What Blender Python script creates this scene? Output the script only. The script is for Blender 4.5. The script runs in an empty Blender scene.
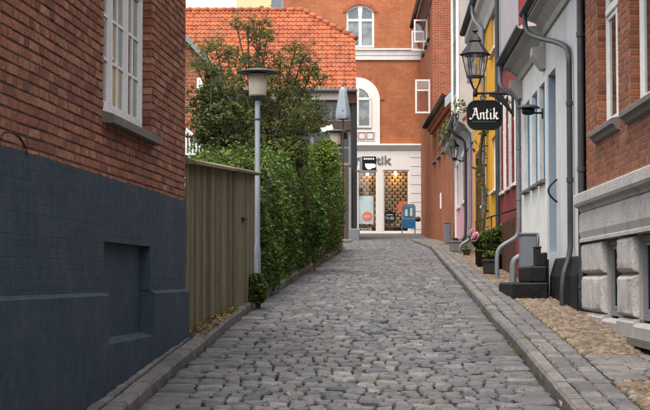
import bpy, math, random
import numpy as np
from mathutils import Vector, Matrix
R = math.radians
random.seed(11); rng = np.random.default_rng(11)
scn = bpy.context.scene
COL = scn.collection

# ------------------------------------------------------------------ camera
F, CX, CY = 1541.0, 325.0, 205.0            # photograph: 650 x 410, focal length in its pixels
EYE = 1.85
PITCH = math.atan((279 - 205) / F)
cd = bpy.data.cameras.new('camera'); cam = bpy.data.objects.new('camera', cd); COL.objects.link(cam)
cam.location = (0, 0, EYE); cam.rotation_euler = (math.pi / 2 + PITCH, 0, 0)
cd.sensor_width = 36; cd.lens = 36 * F / 650; cd.clip_start = .1; cd.clip_end = 3000
scn.camera = cam

# ------------------------------------------------------------------ sky, sun, exposure
SUN_EL, SUN_AZ = R(66), R(205)      # compass-like: 0 = +Y, 90 = +X ; soft light from behind the camera
w = bpy.data.worlds.new('World'); scn.world = w; w.use_nodes = True
nt = w.node_tree; bg = nt.nodes['Background']
sky = nt.nodes.new('ShaderNodeTexSky'); sky.sky_type = 'NISHITA'; sky.sun_disc = False
sky.sun_elevation = SUN_EL; sky.sun_rotation = SUN_AZ
sky.air_density = 1.0; sky.dust_density = 4.0; sky.ozone_density = 1.0
hs = nt.nodes.new('ShaderNodeHueSaturation'); hs.inputs['Saturation'].default_value = .25
nt.links.new(sky.outputs[0], hs.inputs['Color']); nt.links.new(hs.outputs[0], bg.inputs[0])
bg.inputs[1].default_value = .15
sd = bpy.data.lights.new('sun', 'SUN'); sun = bpy.data.objects.new('sun', sd); COL.objects.link(sun)
sd.energy = 1.2; sd.angle = R(25); sd.color = (1, .87, .72)
sv = Vector((math.sin(SUN_AZ) * math.cos(SUN_EL), math.cos(SUN_AZ) * math.cos(SUN_EL), math.sin(SUN_EL)))
sun.rotation_euler = sv.to_track_quat('Z', 'Y').to_euler(); sun.location = (-8, -8, 30)
vs = scn.view_settings; vs.view_transform = 'Standard'; vs.look = 'None'; vs.gamma = 1; vs.exposure = 1.5
vs.use_curve_mapping = False

# ------------------------------------------------------------------ photo geometry helpers
def zg(D):                                   # street height (world z) along the street
    if D < 13: z = -1.85 + .08 * D
    elif D < 19: t = D - 13; z = -.81 + .08 * t - .5 * (.0339 / 6) * t * t
    elif D < 84: z = -.4317 + .0461 * (D - 19)
    else: z = -.4317 + .0461 * 65
    return z + EYE
zgv = np.vectorize(zg)
def ray(x, y):
    cx, cy = (x - CX) / F, (CY - y) / F
    s, c = math.sin(PITCH), math.cos(PITCH)
    return Vector((cx, c - s * cy, s + c * cy))
def at(x, y, D):                             # point of a pixel at depth D
    d = ray(x, y); t = D / d.y
    return Vector((d.x * t, D, EYE + d.z * t))
def gnd(x, y, dz=0.):                        # pixel on the ground (dz above the street)
    d = ray(x, y); lo, hi = 4., 84.
    f = lambda D: EYE + d.z * D / d.y - zg(D) - dz
    for i in range(50):
        m = (lo + hi) / 2
        if f(m) > 0: lo = m
        else: hi = m
    return at(x, y, lo)
def proj(p):
    s, c = math.sin(PITCH), math.cos(PITCH)
    X, Y, Z = p[0], p[1], p[2] - EYE
    dep = Y * c + Z * s
    return CX + F * X / dep, CY - F * (-Y * s + Z * c) / dep, dep

# ------------------------------------------------------------------ mesh builder
def link(o, parent=None):
    COL.objects.link(o)
    if parent is not None: o.parent = parent
    return o
def tag(o, label=None, cat=None, group=None, kind=None):
    if label: o['label'] = label
    if cat: o['category'] = cat
    if group: o['group'] = group
    if kind: o['kind'] = kind
    return o
def empty(name, loc, rz=0., label=None, cat=None, group=None):
    o = bpy.data.objects.new(name, None); o.empty_display_size = .2
    o.location = loc; o.rotation_euler = (0, 0, rz); COL.objects.link(o)
    return tag(o, label, cat, group)
class MB:
    def __init__(s): s.v = []; s.f = []
    def add(s, vs, fs):
        n = len(s.v); s.v += [tuple(p) for p in vs]; s.f += [tuple(i + n for i in f) for f in fs]; return s
    def box(s, x0, x1, y0, y1, z0, z1, c=0.):
        if x0 > x1: x0, x1 = x1, x0
        if y0 > y1: y0, y1 = y1, y0
        if z0 > z1: z0, z1 = z1, z0
        if c <= 0:
            vs = [(x, y, z) for x in (x0, x1) for y in (y0, y1) for z in (z0, z1)]
            return s.add(vs, [(0, 1, 3, 2), (4, 6, 7, 5), (0, 4, 5, 1), (2, 3, 7, 6), (0, 2, 6, 4), (1, 5, 7, 3)])
        c = min(c, (x1 - x0) * .45, (y1 - y0) * .45, (z1 - z0) * .45)
        lo = (x0, y0, z0); hi = (x1, y1, z1); idx = {}; vs = []
        for sx in (0, 1):
            for sy in (0, 1):
                for sz in (0, 1):
                    sg = (sx, sy, sz)
                    for a in range(3):
                        p = []
                        for k in range(3):
                            e = hi[k] if sg[k] else lo[k]
                            if k != a: e += -c if sg[k] else c
                            p.append(e)
                        idx[(sg, a)] = len(vs); vs.append(p)
        fs = []
        for a in range(3):
            b, d = (a + 1) % 3, (a + 2) % 3
            for sa in (0, 1):
                q = []
                for sb, sdd in ((0, 0), (1, 0), (1, 1), (0, 1)):
                    g = [0, 0, 0]; g[a] = sa; g[b] = sb; g[d] = sdd; q.append(idx[(tuple(g), a)])
                fs.append(q)
            for sb in (0, 1):
                for sdd in (0, 1):
                    g0 = [0, 0, 0]; g0[b] = sb; g0[d] = sdd; g1 = list(g0); g1[a] = 1
                    g0, g1 = tuple(g0), tuple(g1)
                    fs.append((idx[(g0, b)], idx[(g1, b)], idx[(g1, d)], idx[(g0, d)]))
        for sx in (0, 1):
            for sy in (0, 1):
                for sz in (0, 1): fs.append(tuple(idx[((sx, sy, sz), a)] for a in range(3)))
        return s.add(vs, fs)
    def prism(s, poly, y0, y1):              # poly in x,z, extruded along y
        n = len(poly)
        vs = [(p[0], y0, p[1]) for p in poly] + [(p[0], y1, p[1]) for p in poly]
        fs = [tuple(range(n)), tuple(range(2 * n - 1, n - 1, -1))] + [(i, (i + 1) % n, n + (i + 1) % n, n + i) for i in range(n)]
        return s.add(vs, fs)
    def profile(s, prof, u0, u1):            # prof in y,z, extruded along x
        n = len(prof)
        vs = [(u0, p[0], p[1]) for p in prof] + [(u1, p[0], p[1]) for p in prof]
        fs = [tuple(range(n)), tuple(range(2 * n - 1, n - 1, -1))] + [(i, (i + 1) % n, n + (i + 1) % n, n + i) for i in range(n)]
        return s.add(vs, fs)
    def slab(s, poly, z0, z1):               # poly in x,y, extruded along z
        n = len(poly)
        vs = [(p[0], p[1], z0) for p in poly] + [(p[0], p[1], z1) for p in poly]
        fs = [tuple(range(n)), tuple(range(2 * n - 1, n - 1, -1))] + [(i, (i + 1) % n, n + (i + 1) % n, n + i) for i in range(n)]
        return s.add(vs, fs)
    def tube(s, pts, r, n=8, cap=True):
        pts = [Vector(p) for p in pts]; k = len(pts)
        rr = r if isinstance(r, (list, tuple)) else [r] * k
        base = len(s.v); prev = None
        for i, p in enumerate(pts):
            t = (pts[min(i + 1, k - 1)] - pts[max(i - 1, 0)]).normalized()
            if prev is None:
                a = Vector((0, 0, 1)) if abs(t.z) < .9 else Vector((1, 0, 0))
                e = t.cross(a).normalized()
            else:
                e = (prev - t * prev.dot(t)).normalized()
            prev = e; b = t.cross(e)
            for j in range(n):
                an = 2 * math.pi * j / n
                q = p + (e * math.cos(an) + b * math.sin(an)) * rr[i]; s.v.append(tuple(q))
        for i in range(k - 1):
            for j in range(n):
                a0 = base + i * n + j; a1 = base + i * n + (j + 1) % n
                s.f.append((a0, a1, a1 + n, a0 + n))
        if cap:
            s.f.append(tuple(base + j for j in range(n))[::-1]); s.f.append(tuple(base + (k - 1) * n + j for j in range(n)))
        return s
    def lathe(s, prof, c=(0, 0, 0), n=16, rot=0.):
        base = len(s.v); k = len(prof)
        for r, z in prof:
            for j in range(n):
                an = 2 * math.pi * j / n + rot
                s.v.append((c[0] + r * math.cos(an), c[1] + r * math.sin(an), c[2] + z))
        for i in range(k - 1):
            for j in range(n):
                a0 = base + i * n + j; a1 = base + i * n + (j + 1) % n
                s.f.append((a0, a1, a1 + n, a0 + n))
        s.f.append(tuple(base + j for j in range(n))[::-1]); s.f.append(tuple(base + (k - 1) * n + j for j in range(n)))
        return s
    def build(s, name, mat, parent=None, smooth=False, **t):
        me = bpy.data.meshes.new(name); me.from_pydata(s.v, [], s.f)
        me.materials.append(mat)
        if smooth: me.polygons.foreach_set('use_smooth', [True] * len(me.polygons))
        me.update()
        o = bpy.data.objects.new(name, me); link(o, parent); return tag(o, **t)
def np_mesh(name, verts, faces, mat, parent=None, smooth=False, **t):
    me = bpy.data.meshes.new(name); faces = np.asarray(faces); nf, k = faces.shape
    me.vertices.add(len(verts)); me.vertices.foreach_set('co', np.asarray(verts, dtype=np.float32).ravel())
    me.loops.add(nf * k); me.loops.foreach_set('vertex_index', faces.astype(np.int32).ravel())
    me.polygons.add(nf); me.polygons.foreach_set('loop_start', np.arange(0, nf * k, k, dtype=np.int32))
    me.polygons.foreach_set('loop_total', np.full(nf, k, dtype=np.int32))
    me.update(calc_edges=True); me.materials.append(mat)
    me.polygons.foreach_set('use_smooth', np.full(nf, bool(smooth)))
    o = bpy.data.objects.new(name, me); link(o, parent); return tag(o, **t)

# ------------------------------------------------------------------ materials
def new_mat(name):
    m = bpy.data.materials.new(name); m.use_nodes = True
    return m, m.node_tree, m.node_tree.nodes['Principled BSDF']
def N(nt, kind, **kw):
    n = nt.nodes.new(kind)
    for k, v in kw.items(): setattr(n, k, v)
    return n
def mixc(nt, fac, a, b, mode='MIX'):
    m = N(nt, 'ShaderNodeMix', data_type='RGBA', blend_type=mode)
    for sock, val in ((m.inputs[0], fac), (m.inputs[6], a), (m.inputs[7], b)):
        if isinstance(val, bpy.types.NodeSocket): nt.links.new(val, sock)
        elif isinstance(val, (int, float)): sock.default_value = val
        else: sock.default_value = (*val, 1) if len(val) == 3 else val
    return m.outputs[2]
def noise(nt, vec, scale, detail=4, rough=.6):
    n = N(nt, 'ShaderNodeTexNoise'); n.inputs['Scale'].default_value = scale
    n.inputs['Detail'].default_value = detail; n.inputs['Roughness'].default_value = rough
    nt.links.new(vec, n.inputs['Vector']); return n.outputs[0]
def ramp(nt, fac, stops):
    r = N(nt, 'ShaderNodeValToRGB'); e = r.color_ramp.elements
    while len(e) < len(stops): e.new(.5)
    for el, (p, c) in zip(e, stops):
        el.position = p; el.color = (*c, 1) if not isinstance(c, (int, float)) else (c, c, c, 1)
    nt.links.new(fac, r.inputs[0]); return r.outputs[0]
def worldpos(nt): return N(nt, 'ShaderNodeNewGeometry').outputs['Position']
def objco(nt): return N(nt, 'ShaderNodeTexCoord').outputs['Object']
def island(nt):                                # a random number for each object and each loose piece
    oi = N(nt, 'ShaderNodeObjectInfo').outputs['Random']; isl = N(nt, 'ShaderNodeNewGeometry').outputs['Random Per Island']
    a = N(nt, 'ShaderNodeMath', operation='ADD'); nt.links.new(oi, a.inputs[0]); nt.links.new(isl, a.inputs[1])
    f = N(nt, 'ShaderNodeMath', operation='FRACT'); nt.links.new(a.outputs[0], f.inputs[0]); return f.outputs[0]
def bump(nt, h, strength, dist=.01):
    b = N(nt, 'ShaderNodeBump'); b.inputs['Strength'].default_value = strength; b.inputs['Distance'].default_value = dist
    nt.links.new(h, b.inputs['Height']); return b.outputs[0]
def pbr(name, col, col2=None, scale=3., rough=.8, bmp=.25, bscale=90., stain=None, stain_amt=.5, stain_scale=1.2, spec=.3, metal=0., isl=0., stretch=None, bdist=.004, speck=0., speck_scale=45.):
    m, nt, p = new_mat(name); pos = worldpos(nt)
    if stretch:
        mp = N(nt, 'ShaderNodeMapping'); mp.inputs['Scale'].default_value = stretch; nt.links.new(pos, mp.inputs[0]); pos = mp.outputs[0]
    col2 = col2 or tuple(c * .78 for c in col)
    c = mixc(nt, ramp(nt, noise(nt, pos, scale), [(.3, 0.), (.7, 1.)]), col, col2)
    c = mixc(nt, ramp(nt, noise(nt, pos, scale * 9, 3), [(.3, 0.), (.75, .35)]), c, tuple(x * .6 for x in col))
    if stain:
        c = mixc(nt, ramp(nt, noise(nt, pos, stain_scale, 6, .7), [(.48, 0.), (.72, stain_amt)]), c, stain)
    if speck: c = mixc(nt, 1., c, ramp(nt, noise(nt, pos, speck_scale, 4, .75), [(.3, 1 - speck), (.7, 1 + speck)]), 'MULTIPLY')
    if isl:
        hv = N(nt, 'ShaderNodeHueSaturation'); nt.links.new(c, hv.inputs['Color'])
        mr = N(nt, 'ShaderNodeMapRange'); mr.inputs[3].default_value = 1 - isl; mr.inputs[4].default_value = 1 + isl
        nt.links.new(island(nt), mr.inputs[0]); nt.links.new(mr.outputs[0], hv.inputs['Value']); c = hv.outputs[0]
    nt.links.new(c, p.inputs['Base Color'])
    p.inputs['Roughness'].default_value = rough; p.inputs['Specular IOR Level'].default_value = spec; p.inputs['Metallic'].default_value = metal
    if bmp: nt.links.new(bump(nt, noise(nt, pos, bscale, 5, .65), bmp, bdist), p.inputs['Normal'])
    return m
def pieces(name, stops, rough=.85, bmp=.4, bscale=70., stain=None, stain_scale=1.5, stain_amt=.6, grain=25., spec=.3, bdist=.005):
    """stones, bricks, tiles: the colour of each piece picked from a ramp, then grain and stains"""
    m, nt, p = new_mat(name); pos = worldpos(nt)
    c = ramp(nt, island(nt), stops)
    g = ramp(nt, noise(nt, pos, grain, 5, .7), [(.28, .5), (.72, 1.4)])
    c = mixc(nt, 1., c, g, 'MULTIPLY')
    c = mixc(nt, 1., c, ramp(nt, noise(nt, pos, grain * 4, 3, .7), [(.3, .7), (.7, 1.25)]), 'MULTIPLY')
    if stain: c = mixc(nt, ramp(nt, noise(nt, pos, stain_scale, 6, .7), [(.45, 0.), (.7, stain_amt)]), c, stain)
    nt.links.new(c, p.inputs['Base Color']); p.inputs['Roughness'].default_value = rough; p.inputs['Specular IOR Level'].default_value = spec
    nt.links.new(bump(nt, noise(nt, pos, bscale, 5, .7), bmp, bdist), p.inputs['Normal'])
    return m
def brickwork(name, c1, c2, mortar, stain=None, w=.24, h=.067, bias=0., mort=.011, stain_amt=.6):
    m, nt, p = new_mat(name); oc = objco(nt)
    sx = N(nt, 'ShaderNodeSeparateXYZ'); nt.links.new(oc, sx.inputs[0])
    a = N(nt, 'ShaderNodeMath', operation='ADD'); nt.links.new(sx.outputs[0], a.inputs[0]); nt.links.new(sx.outputs[1], a.inputs[1])
    cx = N(nt, 'ShaderNodeCombineXYZ'); nt.links.new(a.outputs[0], cx.inputs[0]); nt.links.new(sx.outputs[2], cx.inputs[1])
    b = N(nt, 'ShaderNodeTexBrick'); b.offset = .5; nt.links.new(cx.outputs[0], b.inputs['Vector'])
    b.inputs['Scale'].default_value = 1; b.inputs['Brick Width'].default_value = w; b.inputs['Row Height'].default_value = h
    b.inputs['Mortar Size'].default_value = mort; b.inputs['Bias'].default_value = bias; b.inputs['Mortar Smooth'].default_value = .2
    b.inputs['Color1'].default_value = (*c1, 1); b.inputs['Color2'].default_value = (*c2, 1); b.inputs['Mortar'].default_value = (*mortar, 1)
    pos = worldpos(nt)
    c = mixc(nt, 1., b.outputs['Color'], ramp(nt, noise(nt, pos, 1.1, 6, .7), [(.25, .7), (.75, 1.2)]), 'MULTIPLY')
    c = mixc(nt, 1., c, ramp(nt, noise(nt, pos, 14, 4, .7), [(.25, .75), (.75, 1.2)]), 'MULTIPLY')
    if stain: c = mixc(nt, ramp(nt, noise(nt, pos, .6, 6, .7), [(.5, 0.), (.75, stain_amt)]), c, stain)
    nt.links.new(c, p.inputs['Base Color']); p.inputs['Roughness'].default_value = .9; p.inputs['Specular IOR Level'].default_value = .2
    iv = N(nt, 'ShaderNodeMath', operation='SUBTRACT'); iv.inputs[0].default_value = 1; nt.links.new(b.outputs['Fac'], iv.inputs[1])
    nt.links.new(bump(nt, iv.outputs[0], .8, .008), p.inputs['Normal'])
    return m
def leafmat(name, c1, c2, c3=None, trans=.35):
    m, nt, p = new_mat(name)
    stops = [(0., c1), (.6, c2)] + ([(1., c3)] if c3 else [])
    c = ramp(nt, island(nt), stops)
    c = mixc(nt, 1., c, ramp(nt, noise(nt, worldpos(nt), 2.5, 3), [(.3, .6), (.7, 1.25)]), 'MULTIPLY')
    nt.links.new(c, p.inputs['Base Color']); p.inputs['Roughness'].default_value = .5; p.inputs['Specular IOR Level'].default_value = .35
    tr = N(nt, 'ShaderNodeBsdfTranslucent'); nt.links.new(c, tr.inputs[0])
    mx = N(nt, 'ShaderNodeMixShader'); mx.inputs[0].default_value = trans
    nt.links.new(p.outputs[0], mx.inputs[1]); nt.links.new(tr.outputs[0], mx.inputs[2])
    nt.links.new(mx.outputs[0], nt.nodes['Material Output'].inputs[0]); return m
def glassmat(name, dark=(.012, .014, .016), refl=.35, curtain=None):
    m, nt, p = new_mat(name)
    pos = worldpos(nt); c = dark
    if curtain: c = mixc(nt, ramp(nt, noise(nt, pos, 1.6, 2), [(.45, 0.), (.6, 1.)]), dark, curtain)
    d = N(nt, 'ShaderNodeBsdfDiffuse')
    if isinstance(c, tuple): d.inputs[0].default_value = (*c, 1)
    else: nt.links.new(c, d.inputs[0])
    g = N(nt, 'ShaderNodeBsdfGlossy'); g.inputs['Roughness'].default_value = .015; g.inputs[0].default_value = (.9, .95, .95, 1)
    nt.links.new(bump(nt, noise(nt, pos, 2.2, 1), .02, .01), g.inputs['Normal'])
    mx = N(nt, 'ShaderNodeMixShader'); mx.inputs[0].default_value = refl
    nt.links.new(d.outputs[0], mx.inputs[1]); nt.links.new(g.outputs[0], mx.inputs[2])
    nt.links.new(mx.outputs[0], nt.nodes['Material Output'].inputs[0]); return m
def clearglass(name, refl=.12):
    m, nt, p = new_mat(name)
    t = N(nt, 'ShaderNodeBsdfTransparent'); g = N(nt, 'ShaderNodeBsdfGlossy'); g.inputs['Roughness'].default_value = .02
    mx = N(nt, 'ShaderNodeMixShader'); mx.inputs[0].default_value = refl
    nt.links.new(t.outputs[0], mx.inputs[1]); nt.links.new(g.outputs[0], mx.inputs[2])
    nt.links.new(mx.outputs[0], nt.nodes['Material Output'].inputs[0]); return m
def emis(name, col, s):
    m, nt, p = new_mat(name); p.inputs['Base Color'].default_value = (*col, 1)
    p.inputs['Emission Color'].default_value = (*col, 1); p.inputs['Emission Strength'].default_value = s; return m

M = {}
M['cobble'] = pieces('cobble', [(0., (.046, .050, .060)), (.25, (.078, .080, .088)), (.55, (.106, .106, .111)), (.8, (.095, .090, .088)), (1., (.165, .162, .16))], rough=.6, bmp=.8, bscale=30, stain=(.046, .044, .042), stain_scale=.7, stain_amt=.6, spec=.35, bdist=.016, grain=16)
M['sett'] = pieces('sett', [(0., (.08, .081, .088)), (.5, (.115, .112, .112)), (1., (.165, .153, .147))], rough=.65, bmp=.6, bscale=38, stain=(.055, .048, .043), stain_scale=1.1, bdist=.012)
M['kerb'] = pieces('kerb', [(0., (.105, .102, .10)), (1., (.16, .15, .143))], rough=.75, bmp=.7, bscale=35, stain=(.035, .034, .027), stain_scale=3., stain_amt=.75, bdist=.014)
M['pebble'] = pieces('pebble', [(0., (.085, .06, .042)), (.4, (.145, .107, .072)), (.75, (.21, .16, .11)), (1., (.12, .108, .098))], rough=.7, bmp=.4, bscale=50, stain=(.055, .042, .03), stain_scale=1.3)
M['joint'] = pbr('joint', (.016, .014, .012), (.03, .026, .02), scale=5, rough=1, bmp=.6, bscale=60, stain=(.03, .05, .012), stain_amt=.85, stain_scale=2.2)
M['soil'] = pbr('soil', (.05, .042, .03), (.08, .065, .045), scale=3, rough=1, stain=(.04, .06, .02))
M['land'] = pbr('land', (.07, .075, .05), (.10, .09, .07), scale=.3, rough=1)
M['brick_old'] = pieces('brick_old', [(0., (.15, .062, .04)), (.15, (.24, .09, .054)), (.45, (.30, .113, .064)), (.7, (.33, .13, .074)), (.88, (.39, .19, .11)), (1., (.23, .11, .074))], bmp=1., bscale=48, stain=(.18, .078, .05), stain_scale=.9, stain_amt=.5, grain=22, bdist=.012)
M['mortar_old'] = pbr('mortar_old', (.095, .075, .06), (.15, .115, .09), scale=4, rough=1, bmp=.6, speck=.3)
M['brickwork_old'] = brickwork('brickwork_old', (.15, .055, .04), (.22, .085, .05), (.07, .055, .045), stain=(.05, .03, .026))
M['blue'] = pieces('blue_paint', [(0., (.031, .049, .070)), (1., (.038, .058, .081))], rough=.7, bmp=.5, bscale=26, stain=(.052, .072, .092), stain_scale=1.6, stain_amt=.5, grain=9, bdist=.01, spec=.15)
M['blue_smooth'] = pbr('blue_plaster', (.039, .060, .083), (.032, .051, .072), scale=2.5, rough=.7, bmp=.6, bscale=20, stain=(.060, .082, .10), stain_amt=.6, stain_scale=1.7, bdist=.012, speck=.22, speck_scale=9, spec=.15)
M['brick_red'] = pieces('brick_red', [(0., (.16, .05, .027)), (.4, (.25, .08, .038)), (.8, (.31, .11, .052)), (1., (.20, .062, .033))], bmp=.6, bscale=60, stain=(.13, .055, .035), stain_scale=.9, stain_amt=.45)
M['mortar_pale'] = pbr('mortar_pale', (.33, .265, .195), (.25, .20, .145), scale=5, rough=1, bmp=.4)
M['brickwork_red'] = brickwork('brickwork_red', (.25, .09, .055), (.31, .125, .07), (.42, .34, .26), stain=(.13, .06, .045), stain_amt=.35)
M['brickwork_orange'] = brickwork('brickwork_orange', (.33, .095, .038), (.41, .13, .053), (.40, .22, .13), stain=(.22, .068, .032), mort=.009, stain_amt=.5)
M['brickwork_dark'] = brickwork('brickwork_dark', (.20, .05, .025), (.28, .08, .037), (.31, .19, .13), stain=(.13, .038, .022), mort=.011, w=.24, h=.075)
M['brickwork_plain'] = brickwork('brickwork_plain', (.26, .07, .032), (.32, .095, .043), (.31, .17, .105), stain=(.16, .052, .03), mort=.008)
M['granite'] = pbr('granite_render', (.47, .45, .43), (.40, .375, .355), scale=3, rough=.9, bmp=.8, bscale=38, stain=(.25, .21, .18), stain_amt=.6, stain_scale=2.2, bdist=.014, speck=.3, speck_scale=40)
M['render_pale'] = pbr('render_pale', (.36, .35, .34), (.31, .30, .285), scale=2, rough=.85, bmp=.4, stain=(.20, .17, .145), stain_amt=.6, stain_scale=3, speck=.15)
M['stone_grey'] = pbr('stone_grey', (.17, .155, .14), (.12, .11, .10), scale=4, rough=.85, bmp=.5)
M['white_wall'] = pbr('limewash_white', (.74, .73, .70), (.64, .625, .59), scale=1.2, rough=.9, bmp=.7, bscale=14, stain=(.42, .385, .34), stain_amt=.6, stain_scale=1.6, bdist=.016, speck=.1, speck_scale=12, stretch=(1, 1, .45))
M['grey_wall'] = pbr('grey_render', (.58, .575, .575), (.49, .485, .485), scale=1., rough=.9, bmp=.6, bscale=14, stain=(.34, .325, .31), stain_amt=.6, stain_scale=1.5, bdist=.014, speck=.1, speck_scale=12, stretch=(1, 1, .45))
M['tar'] = pbr('tarred_plinth', (.005, .005, .0055), (.009, .009, .0095), scale=3, rough=.6, bmp=.7, bscale=22, stain=(.028, .026, .024), stain_amt=.4, stain_scale=3, spec=.2, bdist=.014)
M['red_wall'] = pbr('dark_red_render', (.23, .032, .03), (.185, .027, .026), scale=1.5, rough=.85, bmp=.3, stain=(.14, .025, .022), stain_amt=.45)
M['lavender'] = pbr('pale_lilac_render', (.40, .36, .385), (.35, .315, .34), scale=1.5, rough=.9, bmp=.2)
M['yellow'] = pbr('ochre_yellow_render', (.66, .33, .02), (.58, .285, .018), scale=1.5, rough=.85, bmp=.3, stain=(.44, .21, .025), stain_amt=.35)
M['pink'] = pbr('pink_render', (.62, .33, .37), (.56, .29, .33), scale=1.5, rough=.85, bmp=.3, stain=(.44, .26, .27), stain_amt=.35)
M['cream'] = pbr('cream_render', (.72, .56, .32), (.68, .52, .3), scale=1, rough=.9, bmp=.2)
M['cornice'] = pbr('cornice_grey', (.40, .385, .36), (.33, .315, .29), scale=2.5, rough=.85, bmp=.3, stain=(.22, .2, .18), stain_amt=.5)
M['white_paint'] = pbr('white_paint', (.74, .74, .72), (.66, .66, .64), scale=4, rough=.5, bmp=.08, stain=(.5, .47, .42), stain_amt=.3, stain_scale=3)
M['shop_white'] = pbr('shop_white', (.76, .75, .73), (.72, .71, .69), scale=2, rough=.7, bmp=.1)
M['grey_frame'] = pbr('grey_blue_paint', (.24, .29, .35), (.21, .26, .31), scale=3, rough=.5, bmp=.08)
M['blue_frame'] = pbr('blue_paint_frame', (.09, .22, .34), (.075, .19, .30), scale=3, rough=.5, bmp=.08)
M['dark_metal'] = pbr('dark_metal', (.042, .045, .05), (.028, .030, .034), scale=5, rough=.5, bmp=.1, spec=.4, stain=(.08, .08, .08), stain_amt=.4, stain_scale=4)
M['zinc'] = pbr('zinc', (.22, .24, .26), (.16, .175, .19), scale=5, rough=.55, bmp=.1, metal=.35, stain=(.10, .10, .10), stain_amt=.5, stain_scale=4)
M['galv'] = pbr('galvanised_post', (.27, .31, .36), (.21, .25, .29), scale=6, rough=.55, bmp=.1, metal=.3, stain=(.15, .16, .17), stain_amt=.4, stain_scale=5)
M['verge_metal'] = pbr('verge_metal', (.55, .62, .70), (.40, .46, .53), scale=3, rough=.35, bmp=.05, metal=.4)
M['arch_brick'] = pieces('arch_brick', [(0., (.28, .085, .042)), (1., (.38, .13, .06))])
M['iron'] = pbr('black_iron', (.008, .0085, .0085), (.014, .014, .014), scale=8, rough=.5, bmp=.15, spec=.3)
M['cabinet'] = pbr('cabinet_grey', (.15, .165, .19), (.12, .135, .155), scale=3, rough=.6, bmp=.1)
M['fence_wood'] = pbr('fence_wood', (.18, .15, .085), (.07, .058, .034), scale=4, rough=.9, bmp=.5, bscale=25, stain=(.10, .118, .035), stain_amt=.7, stain_scale=1.6, isl=.38, stretch=(6, 6, .45), speck=.35, speck_scale=9)
M['bark'] = pbr('bark', (.05, .04, .03), (.08, .065, .05), scale=12, rough=1, bmp=.8, bscale=40, bdist=.01)
M['brown_wood'] = pbr('brown_wood', (.09, .035, .018), (.07, .028, .014), scale=4, rough=.55, bmp=.15)
M['terrace_wood'] = pbr('terrace_wood', (.085, .06, .045), (.06, .044, .034), scale=6, rough=.8, bmp=.2)
M['tile'] = pieces('roof_tile', [(0., (.23, .052, .022)), (.35, (.33, .082, .031)), (.7, (.38, .108, .041)), (.9, (.29, .085, .04)), (1., (.18, .062, .04))], rough=.75, bmp=.25, bscale=40, stain=(.16, .062, .036), stain_scale=.9, stain_amt=.65)
M['glass_dark'] = glassmat('window_glass_dark', refl=.06)
M['roof_dark'] = pbr('roof_underlay', (.12, .05, .03), rough=.9)
M['roofing'] = brickwork('roofing', (.30, .085, .05), (.36, .11, .06), (.10, .04, .03), w=.21, h=.28, mort=.02)
M['fascia'] = pbr('fascia_grey', (.20, .22, .22), (.16, .18, .18), scale=4, rough=.6, bmp=.1)
M['black'] = pbr('matt_black', (.018, .018, .019), (.014, .014, .014), scale=3, rough=.6, bmp=.05)
M['sign_black'] = pbr('sign_black', (.005, .005, .006), (.008, .008, .009), scale=3, rough=.5, bmp=.05, spec=.15)
M['sign_green'] = pbr('sign_green', (.012, .045, .018), rough=.5, bmp=0)
M['letter_white'] = pbr('letter_white', (.78, .77, .72), rough=.6, bmp=0)
M['letter_grey'] = pbr('letter_grey', (.22, .21, .21), rough=.5, bmp=0)
M['poster'] = pbr('poster_pale_blue', (.45, .62, .68), (.66, .74, .76), scale=2.2, rough=.4, bmp=0)
M['orange'] = pbr('sticker_orange', (.72, .13, .05), (.70, .17, .08), rough=.5, bmp=0)
M['board_blue'] = pbr('board_blue', (.02, .15, .34), (.015, .12, .28), scale=5, rough=.4, bmp=0)
M['poster_dark'] = pbr('poster_dark', (.03, .09, .17), (.12, .25, .34), scale=5, rough=.4, bmp=0)
M['beige'] = pieces('display_brick', [(0., (.50, .36, .22)), (1., (.62, .47, .30))], rough=.8, bmp=.1, grain=10)
M['interior'] = pbr('interior_dark', (.05, .032, .02), (.035, .022, .015), scale=2, rough=.9, bmp=0)
M['glass'] = glassmat('window_glass', refl=.55)
M['glass_pale'] = glassmat('window_glass_curtained', dark=(.11, .125, .135), refl=.07, curtain=(.22, .24, .25))
M['glass_shop'] = clearglass('shop_glass', .07)
M['glass_lamp'] = clearglass('lamp_glass', .25)
M['lamp_plastic'] = pbr('lamp_diffuser', (.55, .47, .36), (.42, .36, .28), scale=5, rough=.4, bmp=0)
M['bulb'] = emis('warm_bulb', (1., .72, .38), 6)
M['parasol'] = pbr('parasol_canvas', (.24, .28, .32), (.19, .225, .26), scale=4, rough=.9, bmp=.2)
M['terracotta'] = pbr('dark_pot', (.05, .035, .03), (.035, .026, .022), rough=.7, bmp=.2)
M['leaf_hedge'] = leafmat('leaf_hedge', (.026, .056, .009), (.07, .122, .018), (.16, .205, .032))
M['leaf_dark'] = leafmat('leaf_dark', (.03, .05, .014), (.07, .095, .022), (.13, .15, .035))
M['leaf_olive'] = leafmat('leaf_olive', (.05, .075, .018), (.105, .135, .03), (.20, .20, .045))
M['leaf_lime'] = leafmat('leaf_lime', (.07, .12, .02), (.14, .21, .03), (.20, .26, .05))
M['leaf_broad'] = leafmat('leaf_broad', (.05, .11, .02), (.10, .19, .04), (.15, .25, .07))
M['leaf_dry'] = leafmat('leaf_dry', (.20, .12, .035), (.30, .20, .05), (.14, .10, .05), .1)
M['petal_red'] = pbr('petal_crimson', (.26, .02, .03), (.18, .015, .02), rough=.6, bmp=0)
M['petal_mag'] = pbr('petal_magenta', (.40, .05, .17), (.28, .03, .1), rough=.6, bmp=0)
M['petal_pink'] = pbr('petal_pink', (.72, .34, .40), (.66, .26, .34), rough=.6, bmp=0)
M['grass'] = leafmat('grass', (.05, .08, .015), (.09, .12, .02), (.13, .13, .03), .2)

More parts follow.
